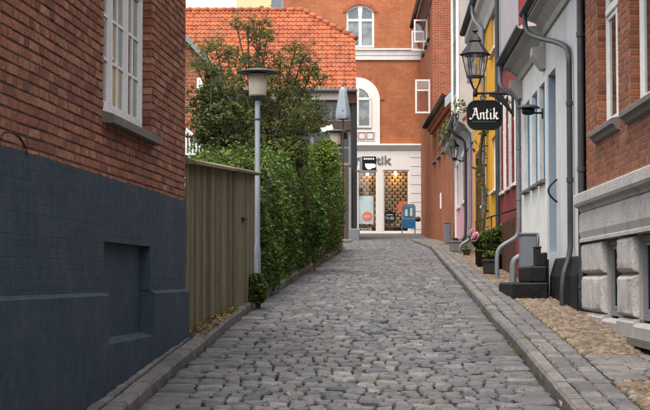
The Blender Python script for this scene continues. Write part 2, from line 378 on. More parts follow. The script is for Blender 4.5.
# ------------------------------------------------------------------ plan of the place
def curve(pix, dz=0.):
    p = sorted([gnd(x, y, dz) for x, y in pix], key=lambda q: q.y)
    return np.array([q.y for q in p]), np.array([q.x for q in p])
rD, rX = curve([(565, 410), (541, 381), (494, 325), (465, 289), (445, 266), (431, 249)])
lD, lX = curve([(150, 396), (204, 350), (247, 313), (268, 298), (304, 274), (330, 259), (345, 249)])
def ext(Ds, Xs):
    s0 = (Xs[2] - Xs[0]) / (Ds[2] - Ds[0])
    return np.concatenate([[Ds[0] - 20], Ds]), np.concatenate([[Xs[0] - 20 * s0], Xs])
rD, rX = ext(rD, rX); lD, lX = ext(lD, lX)
XR = lambda D: float(np.interp(D, rD, rX))
XL = lambda D: float(np.interp(D, lD, lX))
WLX = lambda D: -2.5 + .0759 * D              # left house, fence and hedge line
def WRX(D):                                    # fronts on the right-hand side
    return float(np.interp(D, [-6, 18.2, 26.6, 31.5, 40.5, 50.6, 62, 72], [2.562 - 6 * .0292, 3.093, 3.39, 3.576, 3.918, 4.30, 4.345, 4.49]))
KH = .10                                       # kerb height
LEFT_END = 17.9                                # the left-hand kerb stops at the end of the fence

def strip(name, xa, xb, D0, D1, dz, mat, step=.5, **t):
    Ds = np.linspace(D0, D1, int((D1 - D0) / step) + 2); v = []; f = []
    for i, D in enumerate(Ds):
        v += [(xa(D), D, zg(D) + dz), (xb(D), D, zg(D) + dz)]
        if i: f.append((2 * i - 2, 2 * i - 1, 2 * i + 1, 2 * i))
    m = MB(); m.add(v, f); return m.build(name, mat, **t)
# the land: one sheet to the horizon
m = MB(); Ds = list(range(-60, 0, 10)) + list(range(0, 90, 2)) + [100, 200, 400, 1000]
for i, D in enumerate(Ds):
    m.v += [(-600, D, zg(D) - .16), (600, D, zg(D) - .16)]
    if i: m.f.append((2 * i - 2, 2 * i - 1, 2 * i + 1, 2 * i))
m.build('ground', M['land'], kind='structure')
street = strip('street', lambda D: XL(D) - .12, lambda D: XR(D) + .12 if D < 60 else 12., -5, 84, -.05, M['joint'], kind='structure')
pav_r = strip('pavement', lambda D: XR(D) + .02, lambda D: WRX(D) + .25, -5, 61, KH - .035, M['joint'], kind='structure')
pav_l = strip('pavement', lambda D: WLX(D) - .25, lambda D: XL(D) - .02, -5, 20.35, KH - .03, M['joint'], kind='structure')

# ------------------------------------------------------------------ stones
OCT = np.array([(1, -.66), (1, .66), (.66, 1), (-.66, 1), (-1, .66), (-1, -.66), (-.66, -1), (.66, -1)])
SQ = []
for r in (0, 8):
    for j in range(8): SQ.append((r + j, r + (j + 1) % 8, r + 8 + (j + 1) % 8, r + 8 + j))
for j in (0, 2, 4, 6): SQ.append((16 + j, 16 + j + 1, 16 + (j + 2) % 8, 24))
SQ = np.array(SQ)
def stone_verts(cx, cy, hx, hy, top, rot, corner=.7, inset=.16, cham=.016, dome=.008, depth=.1, jit=.06, tilt=.02):
    n = len(cx); o = np.repeat(OCT[None], n, 0).copy()
    cr = corner + rng.uniform(-.12, .12, (n, 8)); cr = np.clip(cr, .4, .93)
    o = np.where(np.abs(o) < .9, np.sign(o) * cr[:, :, None], o)
    o = o * (1 + rng.uniform(-jit, jit, (n, 8, 2)))
    rings = []
    for sc, z in ((.95, -depth), (1., -cham), (1 - inset, 0.)):
        rings.append(np.concatenate([o * sc, np.full((n, 8, 1), z)], 2))
    cen = np.concatenate([rng.uniform(-.25, .25, (n, 1, 2)), np.asarray(dome * np.ones(n))[:, None, None]], 2)
    v = np.concatenate(rings + [cen], 1)
    v[:, 8:24, 2] += rng.uniform(-.3, .3, (n, 16)) * cham * .5
    v[:, :, 0] *= hx[:, None]; v[:, :, 1] *= hy[:, None]
    tx = rng.normal(0, tilt, (n, 1)); ty = rng.normal(0, tilt, (n, 1))
    v[:, 8:, 2] += v[:, 8:, 0] * tx + v[:, 8:, 1] * ty
    c, s = np.cos(rot)[:, None], np.sin(rot)[:, None]
    x = v[:, :, 0] * c - v[:, :, 1] * s; y = v[:, :, 0] * s + v[:, :, 1] * c
    out = np.stack([x + cx[:, None], y + cy[:, None], v[:, :, 2]], 2)
    out[:, :, 2] += zgv(out[:, :, 1]) + np.asarray(top)[:, None]
    return out
def stones(parent, name, rows, mat, n_ind, plural, smooth=False, **kw):
    a = np.array(rows, dtype=float)            # cx, cy, hx, hy, top, rot
    V = stone_verts(a[:, 0], a[:, 1], a[:, 2], a[:, 3], a[:, 4], a[:, 5], **kw)
    sc = []
    for i in range(len(a)):
        px, py, d = proj((a[i, 0], a[i, 1], zg(a[i, 1]) + a[i, 4]))
        vis = d > 0 and -6 < px < 656 and -6 < py < 414
        sc.append(d if vis else 1e6 + d)
    order = np.argsort(sc); ind = order[:n_ind]; rest = order[n_ind:]
    for i in ind:
        c = np.array([a[i, 0], a[i, 1], zg(a[i, 1]) + a[i, 4]])
        me = bpy.data.meshes.new(name); me.from_pydata((V[i] - c).tolist(), [], SQ.tolist()); me.materials.append(mat)
        if smooth: me.polygons.foreach_set('use_smooth', [True] * len(me.polygons))
        o = bpy.data.objects.new(name, me); o.location = c; link(o, parent)
    if len(rest):
        faces = (SQ[None] + (np.arange(len(rest)) * 25)[:, None, None]).reshape(-1, 4)
        np_mesh(plural, V[rest].reshape(-1, 3), faces, mat, parent, smooth, kind='stuff')

# cobbles of the street: wavy cross rows, longer stones in the gutters along both kerbs
rows = []; D = 7.6; k = 0
while D < 83:
    pitch = random.uniform(.135, .18) if D < 40 else random.uniform(.16, .2)
    xa, xb = XL(D) + .01, (XR(D) - .01 if D < 59 else XR(D) + min(6, (D - 59) * 2.))
    edge_l = []; x = xa
    for wdt in (random.uniform(.22, .30), random.uniform(.17, .24)): edge_l.append(wdt)
    edge_r = random.uniform(.24, .33)
    widths = list(edge_l); tot = sum(widths)
    while tot < xb - xa - edge_r - .08:
        wd = random.choice((random.uniform(.10, .15), random.uniform(.13, .20))); widths.append(wd); tot += wd
    sc = (xb - xa - edge_r) / tot
    widths = [w_ * sc for w_ in widths] + [edge_r]
    for i, wd in enumerate(widths):
        cx = x + wd / 2; x += wd
        yo = .05 * math.sin(cx * 2.3 + D * .4) + .035 * math.sin(cx * 5.1 + D) + random.uniform(-.02, .02)
        t = (cx - xa) / (xb - xa); crown = .035 * (1 - (2 * t - 1) ** 2)
        hy = pitch / 2 * random.uniform(.92, 1.0)
        if random.random() < .04: crown -= .015
        rows.append((cx, D + yo, wd / 2 - random.uniform(.003, .010), hy - random.uniform(.0, .005), crown + random.uniform(-.009, .009), random.gauss(0, .05)))
    D += pitch; k += 1
stones(street, 'cobble', rows, M['cobble'], 300, 'cobbles', corner=.72, inset=.13, cham=.016, dome=.005, jit=.06, tilt=.045)

# kerbs
def kerb_run(parent, xf, side, D0, D1, top, wd=.15):
    D = D0
    while D < D1 - .2:
        L = min(random.uniform(.7, 1.15), D1 - D); a, b = D + .006, D + L - .006
        j = random.uniform(-.006, .006); m = MB()
        for DD in (a, (a + b) / 2, b):
            X0 = xf(DD) + side * j; zt = zg(DD) + top + random.uniform(-.004, .004)
            for dx, z in ((0, zt - .22), (.003, zt - .028), (.022 + random.uniform(-.004, .004), zt - .002), (wd * .9, zt + .002), (wd, zt - .012), (wd, zt - .2)):
                m.v.append((X0 + side * dx, DD, z))
        for r in (0, 6):
            for q in range(6): m.f.append((r + q, r + (q + 1) % 6, r + 6 + (q + 1) % 6, r + 6 + q))
        m.f += [tuple(range(6)), tuple(range(12, 18))]
        m.build('kerb_stone', M['kerb'], parent); D += L
kerb_run(pav_r, XR, 1, 6, 60.5, KH, .125)
kerb_run(pav_l, XL, -1, 6, 20.1, KH, .14)
bed = strip('planting_bed', lambda D: WLX(D) - .9, lambda D: XL(D) - .04, 20.2, 48, .02, M['soil'], kind='structure')
kerb_run(bed, lambda D: XL(D) - .03, -1, 20.4, 47.5, .10, .16)

# setts along the right kerb (two courses), one course on the left, and a crossing strip
rows = []
for c in range(2):
    D = 6.2 + c * .17
    while D < 60:
        L = random.uniform(.15, .29); xm = XR(D + L / 2) + .13 + .165 * c + .0825
        rot = -math.atan((XR(D + .5) - XR(D - .5)))
        rows.append((xm, D + L / 2, .077, L / 2 - .009, KH + .002 + random.uniform(-.006, .006), rot)); D += L
SB = lambda D: XR(D) + .13 + .33 + .02         # outer edge of the setts
D0s, D1s = gnd(600, 378, KH).y, gnd(600, 356, KH).y
D = D0s
while D < D1s - .08:
    p_ = random.uniform(.15, .2); x = SB(D)
    while x < WRX(D) - .1:
        wd = min(random.uniform(.16, .34), WRX(D) - x); rows.append((x + wd / 2, D + p_ / 2, wd / 2 - .006, p_ / 2 - .006, KH + random.uniform(-.005, .006), random.gauss(0, .03))); x += wd
    D += p_
stones(pav_r, 'sett', rows, M['sett'], 240, 'setts', corner=.82, inset=.15, cham=.014, dome=.004, tilt=.015, jit=.04)
rows = []; D = 6.
while D < LEFT_END:
    L = random.uniform(.2, .36); xm0, xm1 = WLX(D) + .02, XL(D + L / 2) - .155
    if xm1 - xm0 > .06: rows.append(((xm0 + xm1) / 2, D + L / 2, (xm1 - xm0) / 2 - .006, L / 2 - .008, KH + random.uniform(-.008, .004), -.07))
    D += L
stones(pav_l, 'sett', rows, M['sett'], 60, 'setts', corner=.86, inset=.12, cham=.012, dome=.004, tilt=.015, jit=.04)

# rounded field stones between the setts and the houses
rows = []; D = 8.; r_ = 0
while D < 60:
    sp = .082 if D < 24 else .10
    x = SB(D) + .05 + (r_ % 2) * sp / 2
    while x < WRX(D) - .03:
        if not (D0s - .06 < D < D1s + .04):
            rows.append((x + random.uniform(-.012, .012), D + random.uniform(-.012, .012), sp * random.uniform(.42, .56), sp * random.uniform(.34, .46), KH + random.uniform(-.016, -.004), random.uniform(-.6, .6)))
        x += sp
    D += sp * .86; r_ += 1
stones(pav_r, 'field_stone', rows, M['pebble'], 300, 'field_stones', smooth=True, corner=.62, inset=.3, cham=.02, dome=.008, depth=.06, tilt=.05, jit=.1)

# ------------------------------------------------------------------ facades
class Front:
    """facade frame: x to the right seen from the street, y into the house, z up from the foot"""
    def __init__(s, name, pl, pr, label, cat='house', zb=None):
        s.pl = Vector((pl[0], pl[1], 0)); s.pr = Vector((pr[0], pr[1], 0))
        d = s.pr - s.pl; s.W = d.length; s.a = math.atan2(d.y, d.x); s.ux = d.normalized(); s.uy = Vector((-s.ux.y, s.ux.x, 0))
        s.zb = min(zg(pl[1]), zg(pr[1])) if zb is None else zb
        s.root = empty(name, (pl[0], pl[1], s.zb), s.a, label, cat)
    def pix(s, x, y, n=0.):                   # pixel on the plane n metres in front of the facade -> u, z
        d = ray(x, y); o = Vector((0, 0, EYE)); nrm = s.uy
        t = ((s.pl - s.uy * n) - o).dot(nrm) / d.dot(nrm)
        q = o + d * t
        return (q - s.pl).dot(s.ux), q.z - s.zb
    def u(s, x, n=0.): return s.pix(x, 200, n)[0]
    def uD(s, D): return (D - s.pl.y) / s.ux.y
    def z(s, x, y, n=0.): return s.pix(x, y, n)[1]
    def w(s, u, y, z): q = s.pl + s.ux * u + s.uy * y; return Vector((q.x, q.y, z + s.zb))
    def local(s, p): q = Vector((p[0], p[1], 0)) - s.pl; return Vector((q.dot(s.ux), q.dot(s.uy), p[2] - s.zb))
    def zs(s, u): return zg(s.w(u, 0, 0).y) + KH - s.zb       # pavement height at u
def panel(mb, u0, u1, z0, z1, ops=(), y=0., depth=.14):
    us = sorted({u0, u1, *[min(max(v, u0), u1) for o in ops for v in o[:2]]})
    zs = sorted({z0, z1, *[min(max(v, z0), z1) for o in ops for v in o[2:4]]})
    for a, b in zip(us, us[1:]):
        for c, d in zip(zs, zs[1:]):
            mu, mz = (a + b) / 2, (c + d) / 2
            if any(o[0] < mu < o[1] and o[2] < mz < o[3] for o in ops): continue
            mb.add([(a, y, c), (b, y, c), (b, y, d), (a, y, d)], [(0, 1, 2, 3)])
    for o in ops:
        a, b = max(o[0], u0), min(o[1], u1); c, d = max(o[2], z0), min(o[3], z1); e = y + (o[4] if len(o) > 4 else depth)
        if a >= b or c >= d: continue
        q = [(a, y, c), (b, y, c), (b, y, d), (a, y, d), (a, e, c), (b, e, c), (b, e, d), (a, e, d)]
        mb.add(q, ([(0, 4, 5, 1)] if o[2] >= z0 - 1e-6 else []) + [(1, 5, 6, 2)] + ([(2, 6, 7, 3)] if o[3] <= z1 + 1e-6 else []) + [(3, 7, 4, 0)])
    return mb
def body(fr, depth, ze, rise, wall_mat, roof_mat, over=.0, z0=-1.5, gap=0., side_mat=None, y0=.3):
    """side and back walls with gables, and the roof slabs"""
    W = fr.W; yr = depth / 2; r = fr.root
    m = MB()
    for u in (gap, W - gap):
        m.add([(u, y0, z0), (u, depth, z0), (u, depth, ze), (u, yr, ze + rise), (u, y0, ze + rise * y0 / yr)], [(0, 1, 2, 3, 4)])
    m.add([(0, depth, z0), (W, depth, z0), (W, depth, ze), (0, depth, ze)], [(0, 1, 2, 3)])
    m.build('side_wall', side_mat or wall_mat, r)
    m = MB(); t = .12; k = rise / yr
    for sgn in (0, 1):
        ya = -over if not sgn else depth + over
        za = ze - over * k
        m.add([(0, ya, za + .02), (W, ya, za + .02), (W, yr, ze + rise + .02), (0, yr, ze + rise + .02), (0, ya, za + t), (W, ya, za + t), (W, yr, ze + rise + t), (0, yr, ze + rise + t)],
              [(0, 1, 2, 3), (4, 5, 6, 7), (0, 1, 5, 4), (0, 3, 7, 4), (1, 2, 6, 5)])
    m.build('roof', roof_mat, r)
def window(root, u0, u1, z0, z1, y, mat, glass, cases=1, cols=1, rows=1, transom=None, fr=.055, th=.06, bar=.022, sash=.04, name='window', tilt=0.):
    """frame > sash (with glazing bars) and panes"""
    m = MB(); c = .004
    m.box(u0, u1, y, y + th, z0, z0 + fr, c); m.box(u0, u1, y, y + th, z1 - fr, z1, c)
    m.box(u0, u0 + fr, y + .001, y + th, z0 + fr, z1 - fr, c); m.box(u1 - fr, u1, y + .001, y + th, z0 + fr, z1 - fr, c)
    cw = (u1 - u0 - fr * (cases + 1)) / cases; cells = []
    zz = [(z0 + fr, z1 - fr, rows)]
    if transom:
        zt = z0 + (z1 - z0) * transom; m.box(u0 + fr, u1 - fr, y - .012, y + th, zt - fr * .6, zt + fr * .6, c)
        zz = [(z0 + fr, zt - fr * .6, rows), (zt + fr * .6, z1 - fr, 1)]
    for i in range(1, cases):
        uu = u0 + i * (cw + fr)
        for a, b, _ in zz: m.box(uu, uu + fr, y + .001, y + th, a, b, c)
    W = m.build(name, mat, root)
    for i in range(cases):
        ua = u0 + fr + i * (cw + fr); ub = ua + cw
        for a, b, nr in zz:
            s = MB(); ys = y + .012
            s.box(ua + .003, ub - .003, ys, y + th - .005, a + .003, a + sash, c); s.box(ua + .003, ub - .003, ys, y + th - .005, b - sash, b - .003, c)
            s.box(ua + .003, ua + sash, ys + .001, y + th - .005, a + sash, b - sash, c); s.box(ub - sash, ub - .003, ys + .001, y + th - .005, a + sash, b - sash, c)
            gu, gz = (ub - ua - 2 * sash) / cols, (b - a - 2 * sash) / nr
            for q in range(1, cols): s.box(ua + sash + gu * q - bar / 2, ua + sash + gu * q + bar / 2, ys + .008, y + th - .012, a + sash, b - sash)
            for q in range(1, nr): s.box(ua + sash, ub - sash, ys + .010, y + th - .012, a + sash + gz * q - bar / 2, a + sash + gz * q + bar / 2)
            s.build('sash', mat, W)
            for p in range(cols):
                for q in range(nr):
                    g = MB(); k = random.uniform(-.0015, .0015)
                    x0, x1 = ua + sash + gu * p + bar * .3 * (p > 0), ua + sash + gu * (p + 1) - bar * .3 * (p < cols - 1)
                    g.box(x0, x1, y + .032 + k, y + .037 + k, a + sash + gz * q + bar * .3 * (q > 0), a + sash + gz * (q + 1) - bar * .3 * (q < nr - 1))
                    if tilt:
                        a_ = tilt + random.gauss(0, .004); g.v = [(p_[0], p_[1] + a_ * (p_[0] - (x0 + x1) / 2), p_[2]) for p_ in g.v]
                    g.build('pane', glass, W)
    return W
def gutter(root, u0, u1, y, z, mat, r=.06):
    n = 9; m = MB(); pr = [(y + r * math.cos(math.pi + math.pi * i / (n - 1)), z + r * math.sin(math.pi + math.pi * i / (n - 1))) for i in range(n)]
    pr += [(y + (r - .008) * math.cos(2 * math.pi - math.pi * i / (n - 1)), z + (r - .008) * math.sin(2 * math.pi - math.pi * i / (n - 1))) for i in range(n)]
    m.profile(pr, u0, u1); m.profile([(y + r * math.cos(math.pi + math.pi * i / 8), z - .004 + r * .99 * math.sin(math.pi + math.pi * i / 8)) for i in range(9)], u0 + .001, u0 + .01)
    return m.build('gutter', mat, root, True)
def smooth_path(pts, it=2):
    pts = [Vector(p) for p in pts]
    for _ in range(it):
        q = [pts[0]]
        for a, b in zip(pts, pts[1:]): q += [a * .75 + b * .25, a * .25 + b * .75]
        q.append(pts[-1]); pts = q
    return pts
def pipe(root, pts, r, mat, name='drainpipe', clips=(), n=10):
    m = MB(); m.tube(smooth_path(pts), r, n); o = m.build(name, mat, root, True)
    for c in clips:
        k = MB(); k.lathe([(r + .002, -.03), (r + .009, -.028), (r + .009, .028), (r + .002, .03)], c, 10); k.build('pipe_clip', mat, o)
    return o
def bricks(fr, u0, u1, z0, z1, ops, mat, parent, n_ind, name='brick', plural='bricks', course=.0667, L=.228, H=.108, mj=.011, proud=.012, jit=.003, offs=0., inset=.004, wave=0.):
    spec = []; k = math.floor(z0 / course)
    while k * course < z1:
        za, zb_ = k * course + mj / 2, (k + 1) * course - mj / 2
        hdr = k % 2; x = u0 - (.06 if k % 4 == 0 else .12 if k % 4 == 2 else 0.) + offs; i = 0
        while x < u1:
            wd = H if (hdr and True) else L
            if not hdr and random.random() < .16: wd = H
            a, b = max(x, u0), min(x + wd, u1); x += wd + mj
            if b - a < .03: continue
            segs = [(a, b)]
            for o in ops:
                if zb_ > o[2] + .01 and za < o[3] - .01:
                    ns = []
                    for s0, s1 in segs:
                        if s1 <= o[0] or s0 >= o[1]: ns.append((s0, s1)); continue
                        if s0 < o[0]: ns.append((s0, o[0]))
                        if s1 > o[1]: ns.append((o[1], s1))
                    segs = ns
            for s0, s1 in segs:
                if s1 - s0 > .03:
                    for_z = [za, zb_]
                    for o in ops:
                        if s1 > o[0] and s0 < o[1]:
                            if for_z[1] > o[2] and for_z[0] < o[2]: for_z[1] = min(for_z[1], o[2])
                            if for_z[0] < o[3] and for_z[1] > o[3]: for_z[0] = max(for_z[0], o[3])
                    if max(for_z[0], z0) < min(for_z[1], z1) - .012: spec.append((s0, s1, max(for_z[0], z0), min(for_z[1], z1)))
        k += 1
    a = np.array(spec); n = len(a)
    pr = proud + rng.uniform(-jit, jit, n); J = lambda: rng.uniform(-jit, jit, n)
    def ring(ins, y):
        c = []
        for ku, kz in ((0, 2), (1, 2), (1, 3), (0, 3)):
            uu = a[:, ku] + (ins if ku == 0 else -ins) + J(); zz = a[:, kz] + (ins if kz == 2 else -ins) + J() * .8
            if wave: zz = zz + wave * np.sin(uu * 1.9 + 1.) + wave * .6 * np.sin(uu * 4.7 + a[:, 2] * 3)
            c.append(np.stack([uu, y + J() * .5, zz], 1))
        return np.stack(c, 1)
    y0 = np.full(n, .02)
    V = np.concatenate([ring(0, y0), ring(0, -pr + inset + .012), ring(inset, -pr + .012)], 1)
    Q = np.array([(j, (j + 1) % 4, 4 + (j + 1) % 4, 4 + j) for j in range(4)] + [(4 + j, 4 + (j + 1) % 4, 8 + (j + 1) % 4, 8 + j) for j in range(4)] + [(8, 9, 10, 11)])
    sc = []
    for i in range(n):
        px, py, d = proj(fr.w((a[i, 0] + a[i, 1]) / 2, 0, (a[i, 2] + a[i, 3]) / 2))
        full = (a[i, 1] - a[i, 0]) * (a[i, 3] - a[i, 2])
        sc.append(d - 20 * full if d > 0 and 0 < px < 650 and 0 < py < 410 else 1e6 + d)
    order = np.argsort(sc); ind = order[:n_ind]; rest = order[n_ind:]
    for i in ind:
        c = V[i].mean(0); me = bpy.data.meshes.new(name); me.from_pydata((V[i] - c).tolist(), [], Q.tolist()); me.materials.append(mat)
        o = bpy.data.objects.new(name, me); o.location = c; link(o, parent)
    if len(rest):
        faces = (Q[None] + (np.arange(len(rest)) * 12)[:, None, None]).reshape(-1, 4)
        np_mesh(plural, V[rest].reshape(-1, 3), faces, mat, parent, kind='stuff')

# ------------------------------------------------------------------ left: brick house with blue painted foot
Dc = 2.5 * F / (442 - 185.5)
L = Front('brick_house', (WLX(3.), 3.), (WLX(Dc), Dc), 'weathered red brick house with dark blue painted lower wall and white casement window')
uA = L.uD(7.4); zb_ = L.z(60, 162.8); zl = L.z(104, 294); ZT = L.z(183, -45)
wu0, wu1, wz0 = L.u(104), L.u(152), L.z(150, 134)
wz1 = wz0 + 1.75
nu0, nu1 = L.u(104.8), L.u(150.8); nz0, nz1 = L.z(105, 341.5), L.z(105, 241.5)
win = (wu0, wu1, wz0, wz1, .11); nic = (nu0, nu1, nz0, nz1, .085)
m = MB(); panel(m, uA, L.W, zl, ZT, [win, (nu0 - .03, nu1 + .03, nz0, nz1 + .03, .01)], y=.014, depth=.11)
Lw = m.build('wall', M['mortar_old'], L.root)
m = MB(); panel(m, 0, uA, zl, 5.1, []); panel(m, uA, L.W, ZT, 5.1, [win]); m.build('upper_wall', M['brickwork_old'], L.root)
bricks(L, uA, L.W, zb_, ZT, [win], M['brick_old'], Lw, 300, jit=.003, mj=.013, proud=.0065, inset=.004, wave=.002)
bricks(L, uA, L.W, zl, zb_, [nic], M['blue_smooth'], Lw, 0, name='painted_brick', plural='painted_bricks', mj=.011, proud=.0093, jit=.0006, inset=.0016, wave=.003)
m = MB(); panel(m, uA, L.W, zl, zb_, [nic], y=.0036, depth=.08); m.build('painted_wall', M['blue_smooth'], L.root)
# brick reveal of the window: each course a little block
for i in range(int((wz1 - wz0) / .0667)):
    z0 = math.ceil(wz0 / .0667) * .0667 + i * .0667
    MB().box(wu1 - .006 - random.uniform(0, .003), wu1 + .02, .008, .108, z0 + .006, z0 + .0607, .003).build('brick', M['brick_old'], Lw)
# plinth with a sloping top, cut by the niche
for a, b in ((0, nu0), (nu1, L.W + .003)):
    MB().profile([(.3, -1.6), (-.042, -1.6), (-.042, zl - .012), (-.03, zl), (.012, zl + .016), (.3, zl + .016)], a, b).build('plinth', M['blue_smooth'], L.root)
MB().profile([(.3, -1.6), (-.042, -1.6), (-.042, nz0 - .02), (.08, nz0 + .012), (.3, nz0 + .012)], nu0, nu1).build('plinth', M['blue_smooth'], L.root)
MB().box(nu0 - .02, nu1 + .02, .085, .12, nz0 - .05, nz1 + .03).build('niche_panel', M['blue_smooth'], L.root)
# window and its stone sill
W_ = window(L.root, wu0 + .01, wu1 - .012, wz0 + .035, wz1, .085, M['white_paint'], M['glass'], cases=3, cols=2, rows=3, transom=.69, fr=.05, sash=.042, bar=.024, tilt=.024)
MB().profile([(.10, wz0 + .03), (-.075, wz0 - .02), (-.08, wz0 - .025), (-.08, wz0 - .085), (-.05, wz0 - .09), (.10, wz0 - .07)], wu0 - .05, wu1 + .05).build('sill', M['stone_grey'], W_)
# small relieving arch above a blocked vent
ac = L.pix(13, 150)
pts = [(ac[0] + .32 * math.cos(t), .004, ac[1] - .02 + .125 * math.sin(t)) for t in np.linspace(.0, math.pi, 19)]
MB().tube(pts, .006, 5).build('vent_arch', M['iron'], L.root)
pipe(L.root, [(L.W + .035, .04, 5.), (L.W + .035, .04, 4.), (L.W + .035, .04, zb_ - .02)], .026, M['zinc'], clips=[(L.W + .035, .04, 3.1)])
pipe(L.root, [(L.W + .035, .04, zb_ - .02), (L.W + .035, .04, .8), (L.W + .035, .04, -.2 + zg(Dc) - L.zb)], .028, M['iron'])
body(L, 7., 5.1, 2.6, M['brickwork_old'], M['roofing'], over=.25, gap=.003)
gutter(L.root, 0, L.W, -.3, 4.95, M['dark_metal'], .07)

# ------------------------------------------------------------------ right: brick house on a rusticated stone basement
B = Front('brick_house', (WRX(18.2), 18.2), (WRX(4), 4), 'red brick house with pale joints above a rusticated grey stone basement')
uE = B.uD(12.6); zt1 = B.z(600, 187); zt0 = B.z(600, 202); zf = B.z(600, 240.5); zsp = B.z(597, 274.5); ZT = B.z(592, -45)
def bwin(xa, xb): return (B.u(xa), B.u(xb))
o1 = (*bwin(598, 619.5), B.z(600, 129), B.z(600, 129) + 2.1, .13)
o2 = (*bwin(630.5, 661), B.z(600, 129), B.z(600, 129) + 2.1, .13)
ww = o1[1] - o1[0]; st = o2[0] - o1[0]
o3 = (o2[0] + st, o2[0] + st + ww, o1[2], o1[3], .13)
ops = [o1, o2, o3]
m = MB(); panel(m, 0, uE, zt1 - .05, ZT, ops, y=.003); Bw = m.build('wall', M['mortar_pale'], B.root)
m = MB(); panel(m, uE, B.W, zt1 - .05, 5.6, []); panel(m, 0, uE, ZT, 5.6, ops); m.build('upper_wall', M['brickwork_red'], B.root)
bricks(B, 0, uE, zt1, ZT, ops, M['brick_red'], Bw, 300, jit=.0015, mj=.011, proud=.013, inset=.002)
for o in ops:
    for i in range(int((min(o[3], ZT) - o[2]) / .0667)):
        z0 = math.ceil(o[2] / .0667) * .0667 + i * .0667
        MB().box(o[0] - .02, o[0] + .006, .008, .128, z0 + .0055, z0 + .0612, .002).build('brick', M['brick_red'], Bw)
    Wn = window(B.root, o[0] + .01, o[1] - .01, o[2] + .02, o[3], .10, M['white_paint'], M['glass'], cases=2, cols=1, rows=1, transom=.62, fr=.06, sash=.05)
    MB().profile([(.11, o[2] + .02), (-.09, o[2] - .02), (-.095, o[2] - .03), (-.095, o[2] - .075), (-.06, o[2] - .085), (-.04, o[2] - .13), (.0, o[2] - .14), (.11, o[2] - .14)], o[0] - .09, o[1] + .09).build('sill', M['stone_grey'], Wn)
# basement: ledge, frieze, piers of cushion blocks, windows between
MB().profile([(.3, zt1 + .0), (-.01, zt1), (-.15, zt1 - .035), (-.155, zt1 - .05), (-.155, zt0 + .02), (-.14, zt0 - .01), (-.09, zt0 - .03), (-.075, zt0 - .07), (.3, zt0 - .07)], -.02, B.W).build('ledge', M['granite'], B.root)
MB().profile([(.3, zt0 - .07), (-.06, zt0 - .07), (-.085, zt0 - .11), (-.09, zf + .12), (-.07, zf + .045), (-.085, zf + .035), (-.085, zf), (.3, zf)], -.018, B.W).build('frieze', M['granite'], B.root)
g1 = (B.u(600.5, .07), B.u(615.5, .07)); g2 = (B.u(631.5, .07), B.u(631.5, .07) + (g1[1] - g1[0]) * 1.02); gst = g2[0] - g1[0]
gaps = [g1, g2] + [(g2[0] + gst * k, g2[1] + gst * k) for k in (1, 2, 3)]
edge = [0] + [v for g in gaps for v in g] + [gaps[-1][1] + 1.]
def cushion(name, u0, u1, z0, z1, y0, y1, c=.05):
    ed = [0, .08 * c, .25 * c, .5 * c, .75 * c, c]
    U_ = [u0 + e for e in ed] + [u0 + c + (u1 - u0 - 2 * c) * k / 5 for k in range(1, 5)] + [u1 - e for e in ed[::-1]]
    Z_ = [z0 + e for e in ed] + [z0 + c + (z1 - z0 - 2 * c) * k / 4 for k in range(1, 4)] + [z1 - e for e in ed[::-1]]
    nu, nz = len(U_) - 1, len(Z_) - 1; m = MB(); vs = []
    for i in range(nu + 1):
        for j in range(nz + 1):
            u, z = U_[i], Z_[j]
            e = min(u - u0, u1 - u, z - z0, z1 - z)
            k = 1 if e >= c else math.sqrt(max(0, 1 - (1 - e / c) ** 2))
            vs.append((u, y0 + (y1 - y0) * (1 - k) + random.uniform(-.006, .006) - .0 if k > 0 else y1, z))
    m.add(vs, [(i * (nz + 1) + j, (i + 1) * (nz + 1) + j, (i + 1) * (nz + 1) + j + 1, i * (nz + 1) + j + 1) for i in range(nu) for j in range(nz)])
    return m.build(name, M['granite'], B.root, True)
for k in range(len(edge) // 2):
    a, b = edge[2 * k], edge[2 * k + 1]
    zft = B.zs(b) - .02                       # foot of this pier on the sloping pavement
    MB().box(a + .0, b - .0, -.004, .3, zft - .5, zf, .0).build('pier', M['render_pale'], B.root)
    nblk = max(1, round((b - a) / .75)); bw_ = (b - a) / nblk
    zlo = max(zft + .07, zsp - 1.2 * (zf - zsp))
    for q in range(nblk):
        for z0, z1 in ((zsp + .012, zf - .012), (zlo + .03, zsp - .012)):
            cushion('cushion_block', a + q * bw_ + (.012 if q or k else -.01), a + (q + 1) * bw_ - .012, z0, z1, -.07, -.002)
    MB().profile([(.2, zlo + .02), (-.04, zlo + .02), (-.075, zlo - .02), (-.085, zft - .6), (.2, zft - .6)], a - .012 if k == 0 else a, b).build('pier_foot', M['render_pale'], B.root)
for g0, g1_ in gaps:
    zft = B.zs(g1_) - .02; zlo = max(zft + .07, zsp - 1.2 * (zf - zsp))
    MB().profile([(.3, zlo), (-.04, zlo - .02), (-.07, zlo - .05), (-.07, zft - .6), (.3, zft - .6)], g0 + .001, g1_ - .001).build('window_base', M['render_pale'], B.root)
    Wn = window(B.root, g0 + .01, g1_ - .01, zlo + .01, zf - .01, .03, M['fascia'], M['glass_dark'], cases=1, cols=1, rows=1, fr=.06, sash=.045)
m = MB(); panel(m, gaps[-1][1] + 1., B.W, -2, zf, []); m.build('basement_wall', M['granite'], B.root)
body(B, 8, 5.6, 2.8, M['brickwork_red'], M['roofing'], over=.3, gap=.003)
pu = -.06
pipe(B.root, [(pu, -.05, 5.5), (pu, -.05, 4.), (pu, -.05, B.zs(0) - .05)], .042, M['dark_metal'], clips=[(pu, -.05, B.z(584, 170)), (pu, -.05, B.z(584, 35)), (pu, -.05, B.z(584, 286))])

